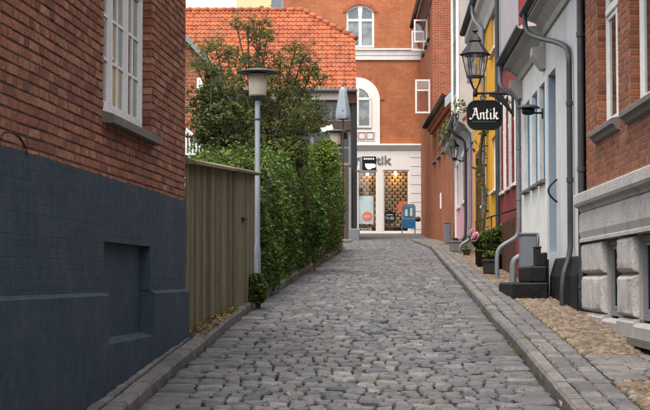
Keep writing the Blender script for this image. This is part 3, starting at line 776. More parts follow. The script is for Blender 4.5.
# ------------------------------------------------------------------ right: low grey house with tarred plinth, door and black steps
def cornice(root, W0, W1, ze, over, mat=None, h=.5):
    return MB().profile([(.02, ze - h), (-.04, ze - h), (-.06, ze - h * .72), (-over * .55, ze - h * .4), (-over * .9, ze - h * .28), (-over * .9, ze), (.02, ze + .02)], W0, W1).build('cornice', mat or M['cornice'], root)
H1 = Front('grey_house', (WRX(22.5), 22.5), (WRX(18.34), 18.34), 'low grey rendered house with tarred black plinth and recessed grey blue door')
ze = H1.z(527, 12, .3)
du0, du1 = H1.u(548.6), H1.u(556.4); dz0, dz1 = H1.z(552, 252), H1.z(549.5, 74)
zp = H1.z(570, 257)
door = (du0, du1, dz0, dz1, .16)
m = MB(); panel(m, 0, H1.W, -1.5, ze, [door], depth=.16); m.build('wall', M['grey_wall'], H1.root)
d = MB().box(du0, du1, .12, .17, dz0, dz1).build('door', M['grey_frame'], H1.root)
MB().box(du0, du0 + .03, .004, .118, dz0, dz1, .004).box(du1 - .03, du1, .004, .118, dz0, dz1, .004).build('door_frame', M['grey_frame'], d)
for a, b in ((.08, .38), (.45, .92)):
    MB().box(du0 + .12, du1 - .12, .105, .122, dz0 + (dz1 - dz0) * a, dz0 + (dz1 - dz0) * b, .006).build('door_panel', M['grey_frame'], d)
pts = [H1.pix(556, 180)] ; zz0, zz1 = H1.z(556, 203), H1.z(556, 180); uh = du1 + .14
MB().tube([(uh, -.005 - .12 * math.sin(math.pi * t), zz0 + (zz1 - zz0) * t) for t in np.linspace(0, 1, 11)], .014, 7).build('grab_handle', M['iron'], H1.root, True)
for a, b in ((-.0, du0 - .02), (du1 + .02, H1.W)):
    if b - a > .05: MB().profile([(.02, -1.5), (-.14, -1.5), (-.10, H1.zs(1.) + .25), (-.03, zp - .02), (-.015, zp), (.02, zp)], a, b).build('plinth', M['tar'], H1.root)
cornice(H1.root, .0, H1.W, ze - .0, .3, h=.3); gutter(H1.root, -.02, H1.W, -.33, ze + .03, M['dark_metal'], .065)
body(H1, 7, ze + .02, 3.5, M['grey_wall'], M['roofing'], over=.0)
pu = H1.u(574.5); g0 = (.25, -.33, ze - .02)
pipe(H1.root, [g0, (.25, -.33, ze - .16), (.27, -.31, ze - .28), (.6, -.22, ze - .42), (pu - .2, -.06, H1.z(569, 47)), (pu, -.055, H1.z(574, 56)), (pu, -.055, H1.z(574, 68)), (pu, -.055, zp + .35), (pu, -.055, zp + .02), (pu + .1, -.17, zp - .25), (pu + .1, -.17, H1.zs(pu) - .05)], .036, M['dark_metal'], clips=[(pu, -.055, H1.z(574, 103)), (pu, -.055, H1.z(574, 180))])

# black stone steps
S = empty('stone_steps', at(530, 300, 21.2) * 1, 0, 'black stone door steps at the tarred plinth of the low grey house', 'steps')
S.location = (WRX(21), 21.2, zg(21.2) + KH)
def wbox(m, x0, x1, D0, D1, z0, z1, c, o=S.location): m.box(x0 - o[0], x1 - o[0], D0 - o[1], D1 - o[1], z0 - o[2], z1 - o[2], c); return m
q = at(512, 282.5, 20.7); q2 = at(530, 266, 21.); q3 = at(545, 250, 21.3)
wbox(MB(), q.x, WRX(20.2) - .16, 20.7, 22.3, zg(20.4), q.z, .025).build('step', M['tar'], S)
wbox(MB(), q2.x, WRX(20.8) - .155, 21., 22.3, q.z - .004, q2.z, .025).build('step', M['tar'], S)
wbox(MB(), q3.x, WRX(21.3) - .13, 21.3, 22.4, q2.z - .004, q3.z - .03, .02).build('step', M['tar'], S)
def crate(name, label, cat, x0, x1, D0, D1, z0, z1, mat, parts=()):
    r = empty(name, ((x0 + x1) / 2, (D0 + D1) / 2, z0), 0, label, cat); hx, hy, h = (x1 - x0) / 2, (D1 - D0) / 2, z1 - z0
    return r, hx, hy, h
q = at(537.5, 256, 20.95)
r, hx, hy, h = crate('boot_box', 'small black box standing on the stone steps', 'box', at(534.5, 250, 21.15).x, at(540, 250, 21.15).x, 21.05, 21.28, q2.z, at(537, 246.5, 21.15).z, None)
MB().box(-hx, hx, -hy, hy, 0, h - .025, .008).build('body', M['iron'], r); MB().box(-hx - .008, hx + .008, -hy - .008, hy + .008, h - .025, h, .006).build('lid', M['iron'], r)
# utility cabinets
def cabinet(label, xa, xb, D, y_top, dz=KH, depth=.2):
    a, b = at(xa, 200, D), at(xb, 200, D); zt = at((xa + xb) / 2, y_top, D).z; zb = zg(D) + dz - .03
    r, hx, hy, h = crate('utility_cabinet', label, 'cabinet', a.x, b.x, D, D + depth, zb, zt, None)
    MB().box(-hx, hx, -hy, hy, 0, h - .03, .01).build('body', M['cabinet'], r)
    MB().profile([(-hy - .02, h - .03), (-hy - .02, h - .012), (0, h), (hy + .02, h - .012), (hy + .02, h - .03)], -hx - .015, hx + .015).build('lid', M['cabinet'], r)
    d = MB().box(-hx + .02, hx - .02, -hy - .01, -hy + .005, .08, h - .07, .004).build('door', M['cabinet'], r)
    MB().box(hx - .06, hx - .035, -hy - .018, -hy - .008, h * .5, h * .5 + .06, .003).build('lock', M['dark_metal'], d)
    return r
cabinet('slate grey utility cabinet between the white house wall and the black steps', 520.5, 537, 23.6, 232.5, depth=.24)
cabinet('slim grey utility cabinet at the corner of the pink house', 444.5, 451, 51.2, 222, depth=.25)

# ------------------------------------------------------------------ white house with blue windows
H2 = Front('white_house', (WRX(26.6), 26.6), (WRX(22.5), 22.5), 'whitewashed house with three narrow blue framed windows in a row')
ze2 = H2.z(499, 69, .33)
wins = []
for xa, xb in ((524.6, 530), (532.4, 537.8), (540, 545.4)):
    wins.append((H2.u(xa), H2.u(xb), H2.z(527, 190), H2.z(542, 84), .1))
m = MB(); panel(m, .0, H2.W - .002, -1.5, ze2, wins, depth=.1); m.build('wall', M['white_wall'], H2.root)
for o in wins:
    Wn = window(H2.root, o[0] + .004, o[1] - .004, o[2] + .02, o[3], .06, M['blue_frame'], M['glass'], cases=2, cols=1, rows=3, fr=.05, sash=.04)
    MB().profile([(.06, o[2] + .02), (-.07, o[2] - .01), (-.07, o[2] - .05), (.0, o[2] - .06), (.06, o[2] - .06)], o[0] - .05, o[1] + .05).build('sill', M['stone_grey'], Wn)
MB().profile([(.02, -1.5), (-.05, -1.5), (-.05, H2.zs(2.) + .22), (.02, H2.zs(2.) + .25)], 0, H2.W - .01).build('plinth', M['tar'], H2.root)
cornice(H2.root, .0, H2.W - .003, ze2 - .0, .33, h=.3); gutter(H2.root, -.03, H2.W - .01, -.36, ze2 + .03, M['dark_metal'], .07)
MB().profile([(.02, ze2 - .62), (-.06, ze2 - .62), (-.2, ze2 - .42), (-.2, ze2 - .301), (.02, ze2 - .301)], H2.W - .35, H2.W - .01).build('corbel', M['cornice'], H2.root)
MB().profile([(.02, ze2 - .62), (-.06, ze2 - .62), (-.2, ze2 - .42), (-.2, ze2 - .301), (.02, ze2 - .301)], .0, .35).build('corbel', M['cornice'], H2.root)
body(H2, 6.5, ze2 + .02, 3.4, M['white_wall'], M['roofing'], over=.0, gap=.004)
pu = .09; gz = H2.zs(pu)
pipe(H2.root, [(pu, -.36, ze2 - .03), (pu, -.36, ze2 - .2), (pu, -.36, H2.z(500, 86, .36)), (pu, -.24, H2.z(507, 92, .24)), (pu, -.1, H2.z(515, 96, .1)), (pu, -.05, H2.z(519, 106)), (pu, -.05, H2.z(519, 125)),
               (pu, -.05, H2.z(519, 200)), (pu, -.05, H2.z(519, 232)), (pu, -.10, H2.z(515, 240)), (pu, -.36, H2.z(501, 246, .36)), (pu, -.43, H2.z(498, 253, .43)), (pu, -.43, gz + .1), (pu, -.43, gz - .03)], .038, M['zinc'], clips=[(pu, -.05, H2.z(519, 150)), (pu, -.05, H2.z(519, 200))])
uu = H2.uD(25.2)
MB().tube(smooth_path([(uu, -.02, H2.zs(uu) + .42), (uu, -.16, H2.zs(uu) + .42), (uu, -.27, H2.zs(uu) + .33), (uu, -.27, H2.zs(uu) + .1), (uu, -.27, H2.zs(uu) - .04)]), .055, 10).build('vent_pipe', M['zinc'], H2.root, True)
# small wall lamp with a flat shade
ul = H2.uD(22.95); p = H2.w(ul, 0, H2.z(546, 110)); Lm = empty('wall_lamp', p, H2.a, 'small dark wall lamp with flat round shade on the white house', 'lamp')
MB().box(-.035, .035, -.02, .0, -.09, .07, .006).build('wall_plate', M['iron'], Lm)
MB().tube([(0, -.01, -.0), (0, -.12, .0), (0, -.2, .01)], .014, 8).build('arm', M['iron'], Lm, True)
MB().lathe([(.02, .13), (.12, .115), (.175, .085), (.18, .07), (.17, .068), (.02, .09)], (0, -.22, 0), 24).build('lamp_shade', M['dark_metal'], Lm, True)
MB().lathe([(.09, .07), (.1, .02), (.085, -.015), (.04, -.03)], (0, -.22, 0), 20).build('lamp_body', M['iron'], Lm, True)

# ------------------------------------------------------------------ dark red house
H3 = Front('red_house', (WRX(31.5), 31.5), (WRX(26.6), 26.6), 'dark red rendered house with three white framed windows and lilac gable')
wins = [(H3.uD(a), H3.uD(b), H3.z(508, 188), H3.z(508, 96), .12) for a, b in ((31.15, 30.25), (29.85, 28.95), (28.55, 27.65))]
m = MB(); zup = H3.z(508, 58); panel(m, 0, H3.W - .002, -1.5, zup, wins, depth=.12); m.build('wall', M['red_wall'], H3.root)
m = MB(); panel(m, 0, H3.W - .002, zup, 7.6, []); m.build('upper_wall', M['lavender'], H3.root)
MB().box(0, H3.W - .01, -.05, .01, zup - .06, zup + .06, .01).build('string_course', M['red_wall'], H3.root)
for o in wins:
    m = MB()
    m.box(o[0] - .05, o[0], -.02, .02, o[2] - .05, o[3] + .06, .004).box(o[1], o[1] + .05, -.02, .02, o[2] - .05, o[3] + .06, .004).box(o[0], o[1], -.022, .02, o[3], o[3] + .06, .004)
    Wn = window(H3.root, o[0] + .003, o[1] - .003, o[2], o[3], .05, M['white_paint'], M['glass'], cases=2, cols=1, rows=3, transom=.7, fr=.06, sash=.045)
    m.build('architrave', M['white_paint'], Wn)
    MB().box(o[0] - .06, o[1] + .06, -.05, .05, o[2] - .06, o[2] - .004, .006).build('sill', M['white_paint'], Wn)
c0, c1 = H3.u(503.5), H3.u(515); zc = H3.z(510, 219)
dd = MB().box(c0, c1, -.03, .02, H3.zs(c1) - .2, zc, .01).build('cellar_door', M['brown_wood'], H3.root)
for k in range(5): MB().box(c0 + .03 + (c1 - c0 - .06) / 5 * k + .006, c0 + .03 + (c1 - c0 - .06) / 5 * (k + 1) - .006, -.042, -.028, H3.zs(c1) + .02, zc - .03, .004).build('board', M['brown_wood'], dd)
body(H3, 7, 7.6, 3.5, M['red_wall'], M['roofing'], over=.25, side_mat=M['lavender'], gap=.0, y0=.0)
MB().box(H3.W - .1, H3.W + .006, -.02, .12, 4.5, 7.5).build('corner_trim', M['red_wall'], H3.root)
pu = H3.uD(31.1)
pipe(H3.root, [(pu, -.07, 7.5), (pu, -.07, 6), (pu, -.07, H3.zs(pu) + .1)], .045, M['dark_metal'])
# iron handrail in front of the red house
ra, rb = at(516, 209, 26.95), at(476, 221.5, 33.0); rm = ra.lerp(rb, .57); foot = Vector((rm.x, rm.y, zg(rm.y) + KH - .02))
Hr = empty('handrail', foot, 0, 'thin black iron handrail sloping along the dark red house front', 'handrail')
MB().tube([ra - foot, rm - foot, rb - foot], .016, 8).build('rail', M['iron'], Hr, True)
MB().tube([(0, 0, 0), rm - foot], .016, 8).build('post', M['iron'], Hr, True)
fb = Vector((rb.x, rb.y, zg(rb.y) + KH - .02)) - foot
MB().tube([fb, rb - foot], .016, 8).build('post', M['iron'], Hr, True)

# ------------------------------------------------------------------ ochre yellow house
H4 = Front('yellow_house', (WRX(40.5), 40.5), (WRX(31.5), 31.5), 'tall ochre yellow rendered house with grey drainpipe in the middle of its front')
ze4 = H4.z(466, 27, .25)
d4 = (H4.u(478), H4.u(481.2), H4.zs(2) + .1, H4.z(479, 158), .2)
w4 = [(H4.u(492), H4.u(497.2), H4.z(495, 190), H4.z(495, 135), .12), (H4.u(483), H4.u(485.8), H4.z(484, 205), H4.z(484, 150), .12)]
w4 += [(o[0], o[1], o[2] + 3.0, o[3] + 2.9, .12) for o in w4]
m = MB(); panel(m, 0, H4.W - .002, -1.5, ze4, [d4] + w4); m.build('wall', M['yellow'], H4.root)
dd = MB().box(d4[0], d4[1], .1, .18, d4[2], d4[3]).build('door', M['brown_wood'], H4.root)
for a, b in ((.06, .4), (.46, .9)): MB().box(d4[0] + .15, d4[1] - .15, .085, .102, d4[2] + (d4[3] - d4[2]) * a, d4[2] + (d4[3] - d4[2]) * b, .008).build('door_panel', M['brown_wood'], dd)
MB().box(d4[0] - .14, d4[0], -.05, .05, d4[2], d4[3] + .1, .01).box(d4[1], d4[1] + .14, -.05, .05, d4[2], d4[3] + .1, .01).box(d4[0], d4[1], -.055, .05, d4[3], d4[3] + .14, .01).build('door_frame', M['brown_wood'], dd)
for o in w4:
    Wn = window(H4.root, o[0] + .003, o[1] - .003, o[2], o[3], .05, M['white_paint'], M['glass'], cases=2, cols=1, rows=3, fr=.06, sash=.045)
    MB().box(o[0] - .1, o[1] + .1, -.07, .05, o[2] - .06, o[2] - .004, .006).build('sill', M['white_paint'], Wn)
cornice(H4.root, 0, H4.W - .005, ze4 - .03, .25, h=.7); gutter(H4.root, -.04, H4.W, -.28, ze4 + .03, M['dark_metal'], .08)
body(H4, 8, ze4, 4, M['yellow'], M['roofing'], over=.2, gap=.004)
pu = H4.u(487)
pipe(H4.root, [(pu - .6, -.28, ze4 - .02), (pu - .6, -.28, ze4 - .3), (pu - .4, -.2, ze4 - .5), (pu - .1, -.09, ze4 - .66), (pu, -.08, ze4 - .85), (pu, -.08, ze4 - 2), (pu, -.08, H4.zs(pu) + .1)], .044, M['zinc'])
# ------------------------------------------------------------------ pink house
H5 = Front('pink_house', (WRX(50.6), 50.6), (WRX(40.5), 40.5), 'pink rendered cottage with white corner strip, white windows and flowers on its eaves')
ze5 = H5.z(442, 147, .42)
w5 = [(H5.u(457.6), H5.u(460.2), H5.z(458, 207), H5.z(458, 166), .1), (H5.u(463), H5.u(466), H5.z(458, 207), H5.z(458, 166), .1)]
m = MB(); panel(m, 0, H5.W - .002, -1.5, ze5, w5, depth=.1); m.build('wall', M['pink'], H5.root)
for o in w5:
    Wn = window(H5.root, o[0] + .003, o[1] - .003, o[2], o[3], .03, M['white_paint'], M['glass'], cases=2, cols=1, rows=3, fr=.1, sash=.06, bar=.04)
    m = MB(); m.box(o[0] - .14, o[0], -.05, .02, o[2] - .1, o[3] + .14, .01).box(o[1], o[1] + .14, -.05, .02, o[2] - .1, o[3] + .14, .01).box(o[0], o[1], -.055, .02, o[3], o[3] + .14, .01).box(o[0], o[1], -.06, .02, o[2] - .1, o[2], .01)
    m.build('architrave', M['white_paint'], Wn)
MB().box(-.01, .55, -.04, .03, -1.5, ze5 - .4, .01).build('corner_strip', M['white_paint'], H5.root)
MB().box(.56, H5.W - .003, -.05, .02, -1.5, H5.zs(1) + .15, .01).build('plinth', M['stone_grey'], H5.root)
cornice(H5.root, -.1, H5.W - .005, ze5 - .03, .42, M['render_pale'], h=.75); gutter(H5.root, -.12, H5.W, -.46, ze5 + .03, M['fascia'], .08)
body(H5, 7, ze5, 3.6, M['pink'], M['roofing'], over=.3, gap=.004)
for xx, k in ((471, 0), (468.2, 1)):
    pu = H5.u(xx) if k else H5.W - .35
    pipe(H5.root, [(pu, -.46, ze5 - .02), (pu, -.46, ze5 - .25), (pu, -.3, ze5 - .4), (pu, -.08, ze5 - .5), (pu, -.07, ze5 - .8), (pu, -.07, 2), (pu, -.07, H5.zs(pu) + .5), (pu, -.12, H5.zs(pu) + .34), (pu, -.3, H5.zs(pu) + .25), (pu, -.36, H5.zs(pu) + .15), (pu, -.36, H5.zs(pu) - .03)], .042, M['zinc'] if not k else M['dark_metal'])
# dormer above its roof
u0, u1 = H5.uD(48.8), H5.uD(45.3); dz0, dz1 = ze5 + .1, H5.z(460, -8, -.2)
dm = MB().box(u0, u1, -.15, 2.2, dz0, dz1, .02).build('dormer', M['cornice'], H5.root)
MB().box(u0 - .05, u0 + .25, -.22, -.14, dz0, dz1, .01).box(u1 - .2, u1 + .03, -.22, -.14, dz0, dz1, .01).box(u0 - .15, u1 + .15, -.3, 2.3, dz1 + .002, dz1 + .15, .02).build('dormer_trim', M['white_paint'], dm)
window(H5.root, u0 + .4, u1 - .35, dz0 + 1.0, dz1 - .3, -.2, M['white_paint'], M['glass_pale'], cases=1, cols=1, rows=2, name='dormer_window')
window(H5.root, u1 + .02, u1 + .04, dz0 + 1.0, dz1 - .3, .35, M['white_paint'], M['glass_pale']) if False else None
MB().box(u1 - .0, u1 + .02, .1, .5, dz0 + 1.3, dz1 - .5, .0).build('dormer_pane', M['glass_pale'], dm)
# wall lantern on the pink house
q = H5.w(H5.u(466.5), 0, H5.z(466, 158)); Ln = empty('wall_lantern', q, H5.a, 'small black lantern on an arm on the pink house front', 'lantern')
MB().box(-.05, .05, -.03, .0, -.15, .15, .008).build('wall_plate', M['iron'], Ln)
MB().tube(smooth_path([(0, -.02, -.05), (0, -.1, -.12), (0, -.28, -.06), (0, -.34, .0)]), .018, 7).build('arm', M['iron'], Ln, True)
MB().lathe([(.07, 0), (.12, .3), (.115, .31), (.06, .0)], (0, -.34, .0), 6).build('glass', M['glass_lamp'], Ln)
MB().lathe([(.16, .31), (.15, .34), (.05, .44), (.02, .52), (.0, .56)], (0, -.34, 0), 6).build('roof', M['iron'], Ln)
MB().lathe([(.02, -.1), (.08, -.03), (.08, 0)], (0, -.34, 0), 6).build('base', M['iron'], Ln)
for k in range(6):
    an = k * math.pi / 3; MB().tube([(.072 * math.cos(an), -.34 + .072 * math.sin(an), 0), (.122 * math.cos(an), -.34 + .122 * math.sin(an), .31)], .009, 5).build('rib', M['iron'], Ln)

# ------------------------------------------------------------------ brick warehouse with low eaves, then the tall brick building
H6 = Front('brick_house', (WRX(62), 62), (WRX(50.6), 50.6), 'orange brick house with narrow windows and pale metal verge behind the pink cottage')
ze6 = H6.z(429, 121, .3)
w6 = [(H6.uD(b), H6.uD(a), H6.z(450, 144), H6.z(450, 113), .16) for a, b in ((52.2, 53.5), (54.8, 56.1), (57.4, 58.7), (60., 61.2))]
m = MB(); panel(m, 0, H6.W - .002, -1.5, ze6, w6, depth=.16); m.build('wall', M['brickwork_plain'], H6.root)
for o in w6:
    Wn = window(H6.root, o[0], o[1], o[2], o[3], .08, M['brown_wood'], M['glass'], cases=2, cols=1, rows=2, fr=.07, sash=.05)
    MB().box(o[0] - .05, o[1] + .05, -.1, .08, o[2] - .1, o[2] - .004, .01).build('sill', M['stone_grey'], Wn)
vu, vz = H6.pix(441, 201); MB().box(vu - .2, vu + .2, -.03, .01, vz - .3, vz + .3, .01).build('vent', M['white_paint'], H6.root)
MB().profile([(0, ze6 - .3), (-.1, ze6 - .3), (-.25, ze6 - .05), (-.25, ze6 + .0), (0, ze6)], 0, H6.W - .002).build('cornice', M['brickwork_plain'], H6.root)
gutter(H6.root, -.02, H6.W, -.32, ze6 + .03, M['iron'], .1)
body(H6, 9, ze6, 4.6, M['brickwork_dark'], M['roofing'], over=.2, gap=.0, y0=0.)
m = MB(); ka = 4.6 / 4.5
for s0, s1, dz in ((-.35, 4.5, 0.),): m.add([(H6.W - .04, s0, ze6 + s0 * ka - .12), (H6.W + .14, s0, ze6 + s0 * ka - .12), (H6.W + .14, s1, ze6 + s1 * ka - .12), (H6.W - .04, s1, ze6 + s1 * ka - .12),
    (H6.W - .04, s0, ze6 + s0 * ka + .2), (H6.W + .14, s0, ze6 + s0 * ka + .2), (H6.W + .14, s1, ze6 + s1 * ka + .2), (H6.W - .04, s1, ze6 + s1 * ka + .2)], [(0, 1, 2, 3), (4, 5, 6, 7), (0, 1, 5, 4), (1, 2, 6, 5), (2, 3, 7, 6), (0, 3, 7, 4)])
m.build('verge', M['verge_metal'], H6.root)
H7 = Front('tall_brick_building', (WRX(71.9), 71.9), (WRX(62), 62), 'tall dark brick building with white casements swung open over the street', 'building')
ze7 = H7.z(415, 20, .35)
w7 = [(H7.uD(66.9), H7.uD(65.8), H7.z(427, 44), H7.z(427, 20), .2), (H7.uD(69.3), H7.uD(68.2), H7.z(424, 53), H7.z(424, 32), .2), (H7.uD(64.9), H7.uD(63.8), H7.z(430, 114), H7.z(430, 79), .2),
      (H7.uD(67.9), H7.uD(66.8), H7.z(430, 114), H7.z(430, 79), .2), (H7.uD(64.9), H7.uD(63.8), H7.z(427, 44), H7.z(427, 20), .2)]
m = MB(); panel(m, 0, H7.W - .002, -1.5, ze7, w7); m.build('wall', M['brickwork_plain'], H7.root)
for i, o in enumerate(w7):
    Wn = window(H7.root, o[0], o[1], o[2], o[3], .12, M['white_paint'], M['glass'], cases=2, cols=1, rows=2, fr=.07, sash=.05)
    MB().box(o[0] - .06, o[1] + .06, -.1, .08, o[2] - .12, o[2] - .004, .01).build('sill', M['stone_grey'], Wn)
    if i < 3:                                  # casement standing open, square to the wall
        u = o[1] - .03; wd = .58 if i < 2 else .62; t = .04; a, b = o[2] + .02, o[3] - .02; m = MB(); f_ = .07
        m.box(u, u + t, -wd, -.0, a, a + f_).box(u, u + t, -wd, -.0, b - f_, b).box(u + .001, u + t - .001, -wd, -wd + f_, a + f_, b - f_).box(u + .001, u + t - .001, -f_, .0, a + f_, b - f_)
        if i == 2: m.box(u + .005, u + t - .005, -wd + f_, -f_, a + (b - a) * .66, a + (b - a) * .66 + .06)
        s = m.build('open_casement', M['white_paint'], Wn)
        MB().box(u + .015, u + .022, -wd + f_, -f_, a + f_, b - f_).build('pane', M['glass_shop'], Wn)
cornice(H7.root, 0, H7.W, ze7 - .03, .35, M['brown_wood'], .5); gutter(H7.root, 0, H7.W, -.42, ze7 + .03, M['iron'], .1)
body(H7, 11, ze7, 4.5, M['brickwork_dark'], M['roofing'], over=.3, gap=.0, y0=0.)

# ------------------------------------------------------------------ lettering
def text_obj(body_, size, depth, mat, parent, loc, name='lettering', align='CENTER', squash=1., bold=0.):
    c = bpy.data.curves.new('t', 'FONT'); c.body = body_; c.size = size; c.extrude = depth / 2; c.align_x = align; c.offset = bold
    o = bpy.data.objects.new('t', c); COL.objects.link(o); bpy.context.view_layer.update()
    me = bpy.data.meshes.new_from_object(o.evaluated_get(bpy.context.evaluated_depsgraph_get())); bpy.data.objects.remove(o)
    me.materials.clear(); me.materials.append(mat); me.transform(Matrix.Diagonal((squash, 1, 1, 1))); me.transform(Matrix.Rotation(math.pi / 2, 4, 'X'))
    q = bpy.data.objects.new(name, me); q.location = loc; link(q, parent); return q
def disc(c, r, y0, y1, n=28): return [(c[0] + r * math.cos(2 * math.pi * i / n), c[1] + r * math.sin(2 * math.pi * i / n)) for i in range(n)]

# ------------------------------------------------------------------ the shop building that closes the street
DE = 72.; E = Front('shop_building', (at(283, 200, DE).x, DE), (at(430, 200, DE).x, DE), 'orange brick shop building closing the street, arched windows above a white shopfront', 'building')
zc = E.z(400, 147.5); zc0, zc1 = E.z(400, 150.5), E.z(400, 145); zw = E.z(400, 231.5); zwt = E.z(400, 170.5)
a1 = (E.u(346.3), E.u(374.5)); za1, zs1, zt_1 = E.z(360, 47.5), E.z(360, 12), E.z(360, 4.5)
op1 = (a1[0], a1[1], za1, zt_1, .16)
a2c, a2r = E.u(357.5), E.u(380) - E.u(357.5); z2s = E.z(360, 77.5) - a2r
m = MB(); panel(m, 0, E.W, zc0, E.z(360, -90), [op1]); E_w = m.build('wall', M['brickwork_orange'], E.root)
# segmental head of the upper window
def arc(c, half, zs, zt, n=12):                # points left to right over a segmental arch
    h = zt - zs; r = (half * half + h * h) / (2 * h); cz = zt - r; t0 = math.asin(half / r)
    return [(c + r * math.sin(t), cz + r * math.cos(t)) for t in np.linspace(-t0, t0, n + 1)]
c1 = (a1[0] + a1[1]) / 2; hf = (a1[1] - a1[0]) / 2; ar = arc(c1, hf, zs1, zt_1)
for half in (ar[:7], ar[6:]):
    cor = (a1[0], zt_1 + .002) if half is ar[:7] or half[0][0] < c1 - .01 else (a1[1], zt_1 + .002)
    MB().prism(half + [cor] if cor[0] == a1[1] else [cor] + half, -.003, .15).build('arch_spandrel', M['brickwork_orange'], E.root)
out = arc(c1, hf + .16, zs1 + .0, zt_1 + .2)
for i in range(12):
    MB().prism([ar[i], ar[i + 1], out[i + 1], out[i]], -.035, -.004).build('arch_brick', M['arch_brick'], E_w)
def arched_window(root, c, half, z0, zs, zt, y, mat, glass, transom):
    ao = arc(c, half, zs, zt); ai = arc(c, half - .1, zs, zt - .1); m = MB()
    for i in range(12): m.prism([ai[i], ai[i + 1], ao[i + 1], ao[i]], y, y + .07)
    m.box(c - half, c - half + .1, y, y + .07, z0, zs + .02).box(c + half - .1, c + half, y, y + .07, z0, zs + .02).box(c - half + .1, c + half - .1, y, y + .07, z0, z0 + .1)
    m.box(c - .07, c + .07, y - .01, y + .06, z0 + .1, zt - .08); m.box(c - half + .1, c + half - .1, y - .012, y + .06, transom - .06, transom + .06)
    for s in (-1, 1): m.box(c + s * (half * .5 + .0) - .02, c + s * (half * .5) + .02, y + .015, y + .05, z0 + .1, transom - .06) if False else None
    Wn = m.build('window', mat, root)
    for s in (-1, 1):
        u0, u1 = (c - half + .1, c - .07) if s < 0 else (c + .07, c + half - .1)
        MB().box(u0, u1, y + .03, y + .036, z0 + .1, transom - .06).build('pane', glass, Wn)
        top = [p for p in ai if (p[0] <= u1 + 1e-6 and p[0] >= u0 - 1e-6)]
        MB().prism([(u1, transom + .06), (u0, transom + .06)] + [(max(min(p[0], u1), u0), p[1]) for p in top], y + .03, y + .036).build('pane', glass, Wn)
    return Wn
arched_window(E.root, c1, hf - .002, za1, zs1, zt_1, .06, M['white_paint'], M['glass_pale'], E.z(360, 20))
# white string course
zb0, zb1 = E.z(400, 60), E.z(400, 49)
MB().profile([(.0, zb0), (-.06, zb0), (-.07, zb0 + .2), (-.09, zb0 + .22), (-.1, zb1 - .1), (-.16, zb1 - .06), (-.16, zb1), (0, zb1 + .03)], E.u(300), E.W - .02).build('string_course', M['white_paint'], E.root)
# big round-headed white surround with its window and panel
ao = arc(a2c, a2r, z2s, z2s + a2r * .995, 20)
MB().prism([(a2c - a2r, zc1)] + ao + [(a2c + a2r, zc1)], -.07, .02).build('arch_surround', M['shop_white'], E.root)
out = arc(a2c, a2r + .2, z2s, z2s + a2r + .2, 20)
for i in range(20): MB().prism([ao[i], ao[i + 1], out[i + 1], out[i]], -.03, -.004).build('arch_brick', M['arch_brick'], E_w)
Wn = arched_window(E.root, a2c, a2r * .62, E.z(360, 128), z2s, z2s + a2r * .6, -.12, M['white_paint'], M['glass_pale'], E.z(360, 99))
pz0, pz1 = E.z(360, 141), E.z(360, 131); pn = MB().box(a2c - a2r * .78, a2c + a2r * .78, -.1, -.06, pz0, pz1, .01).build('ornament_panel', M['white_paint'], E.root)
for k in range(4):
    cx_ = a2c + a2r * (-.55 + .37 * k); h_ = (pz1 - pz0) * .3; zm = (pz0 + pz1) / 2
    m = MB(); m.box(cx_ - .14, cx_ + .14, -.112, -.098, zm + h_, zm + h_ + .03).box(cx_ - .14, cx_ + .14, -.112, -.098, zm - h_ - .03, zm - h_).box(cx_ - .17, cx_ - .14, -.112, -.098, zm - h_ - .03, zm + h_ + .03).box(cx_ + .14, cx_ + .17, -.112, -.098, zm - h_ - .03, zm + h_ + .03)
    m.build('ornament', M['brick_red'], pn)
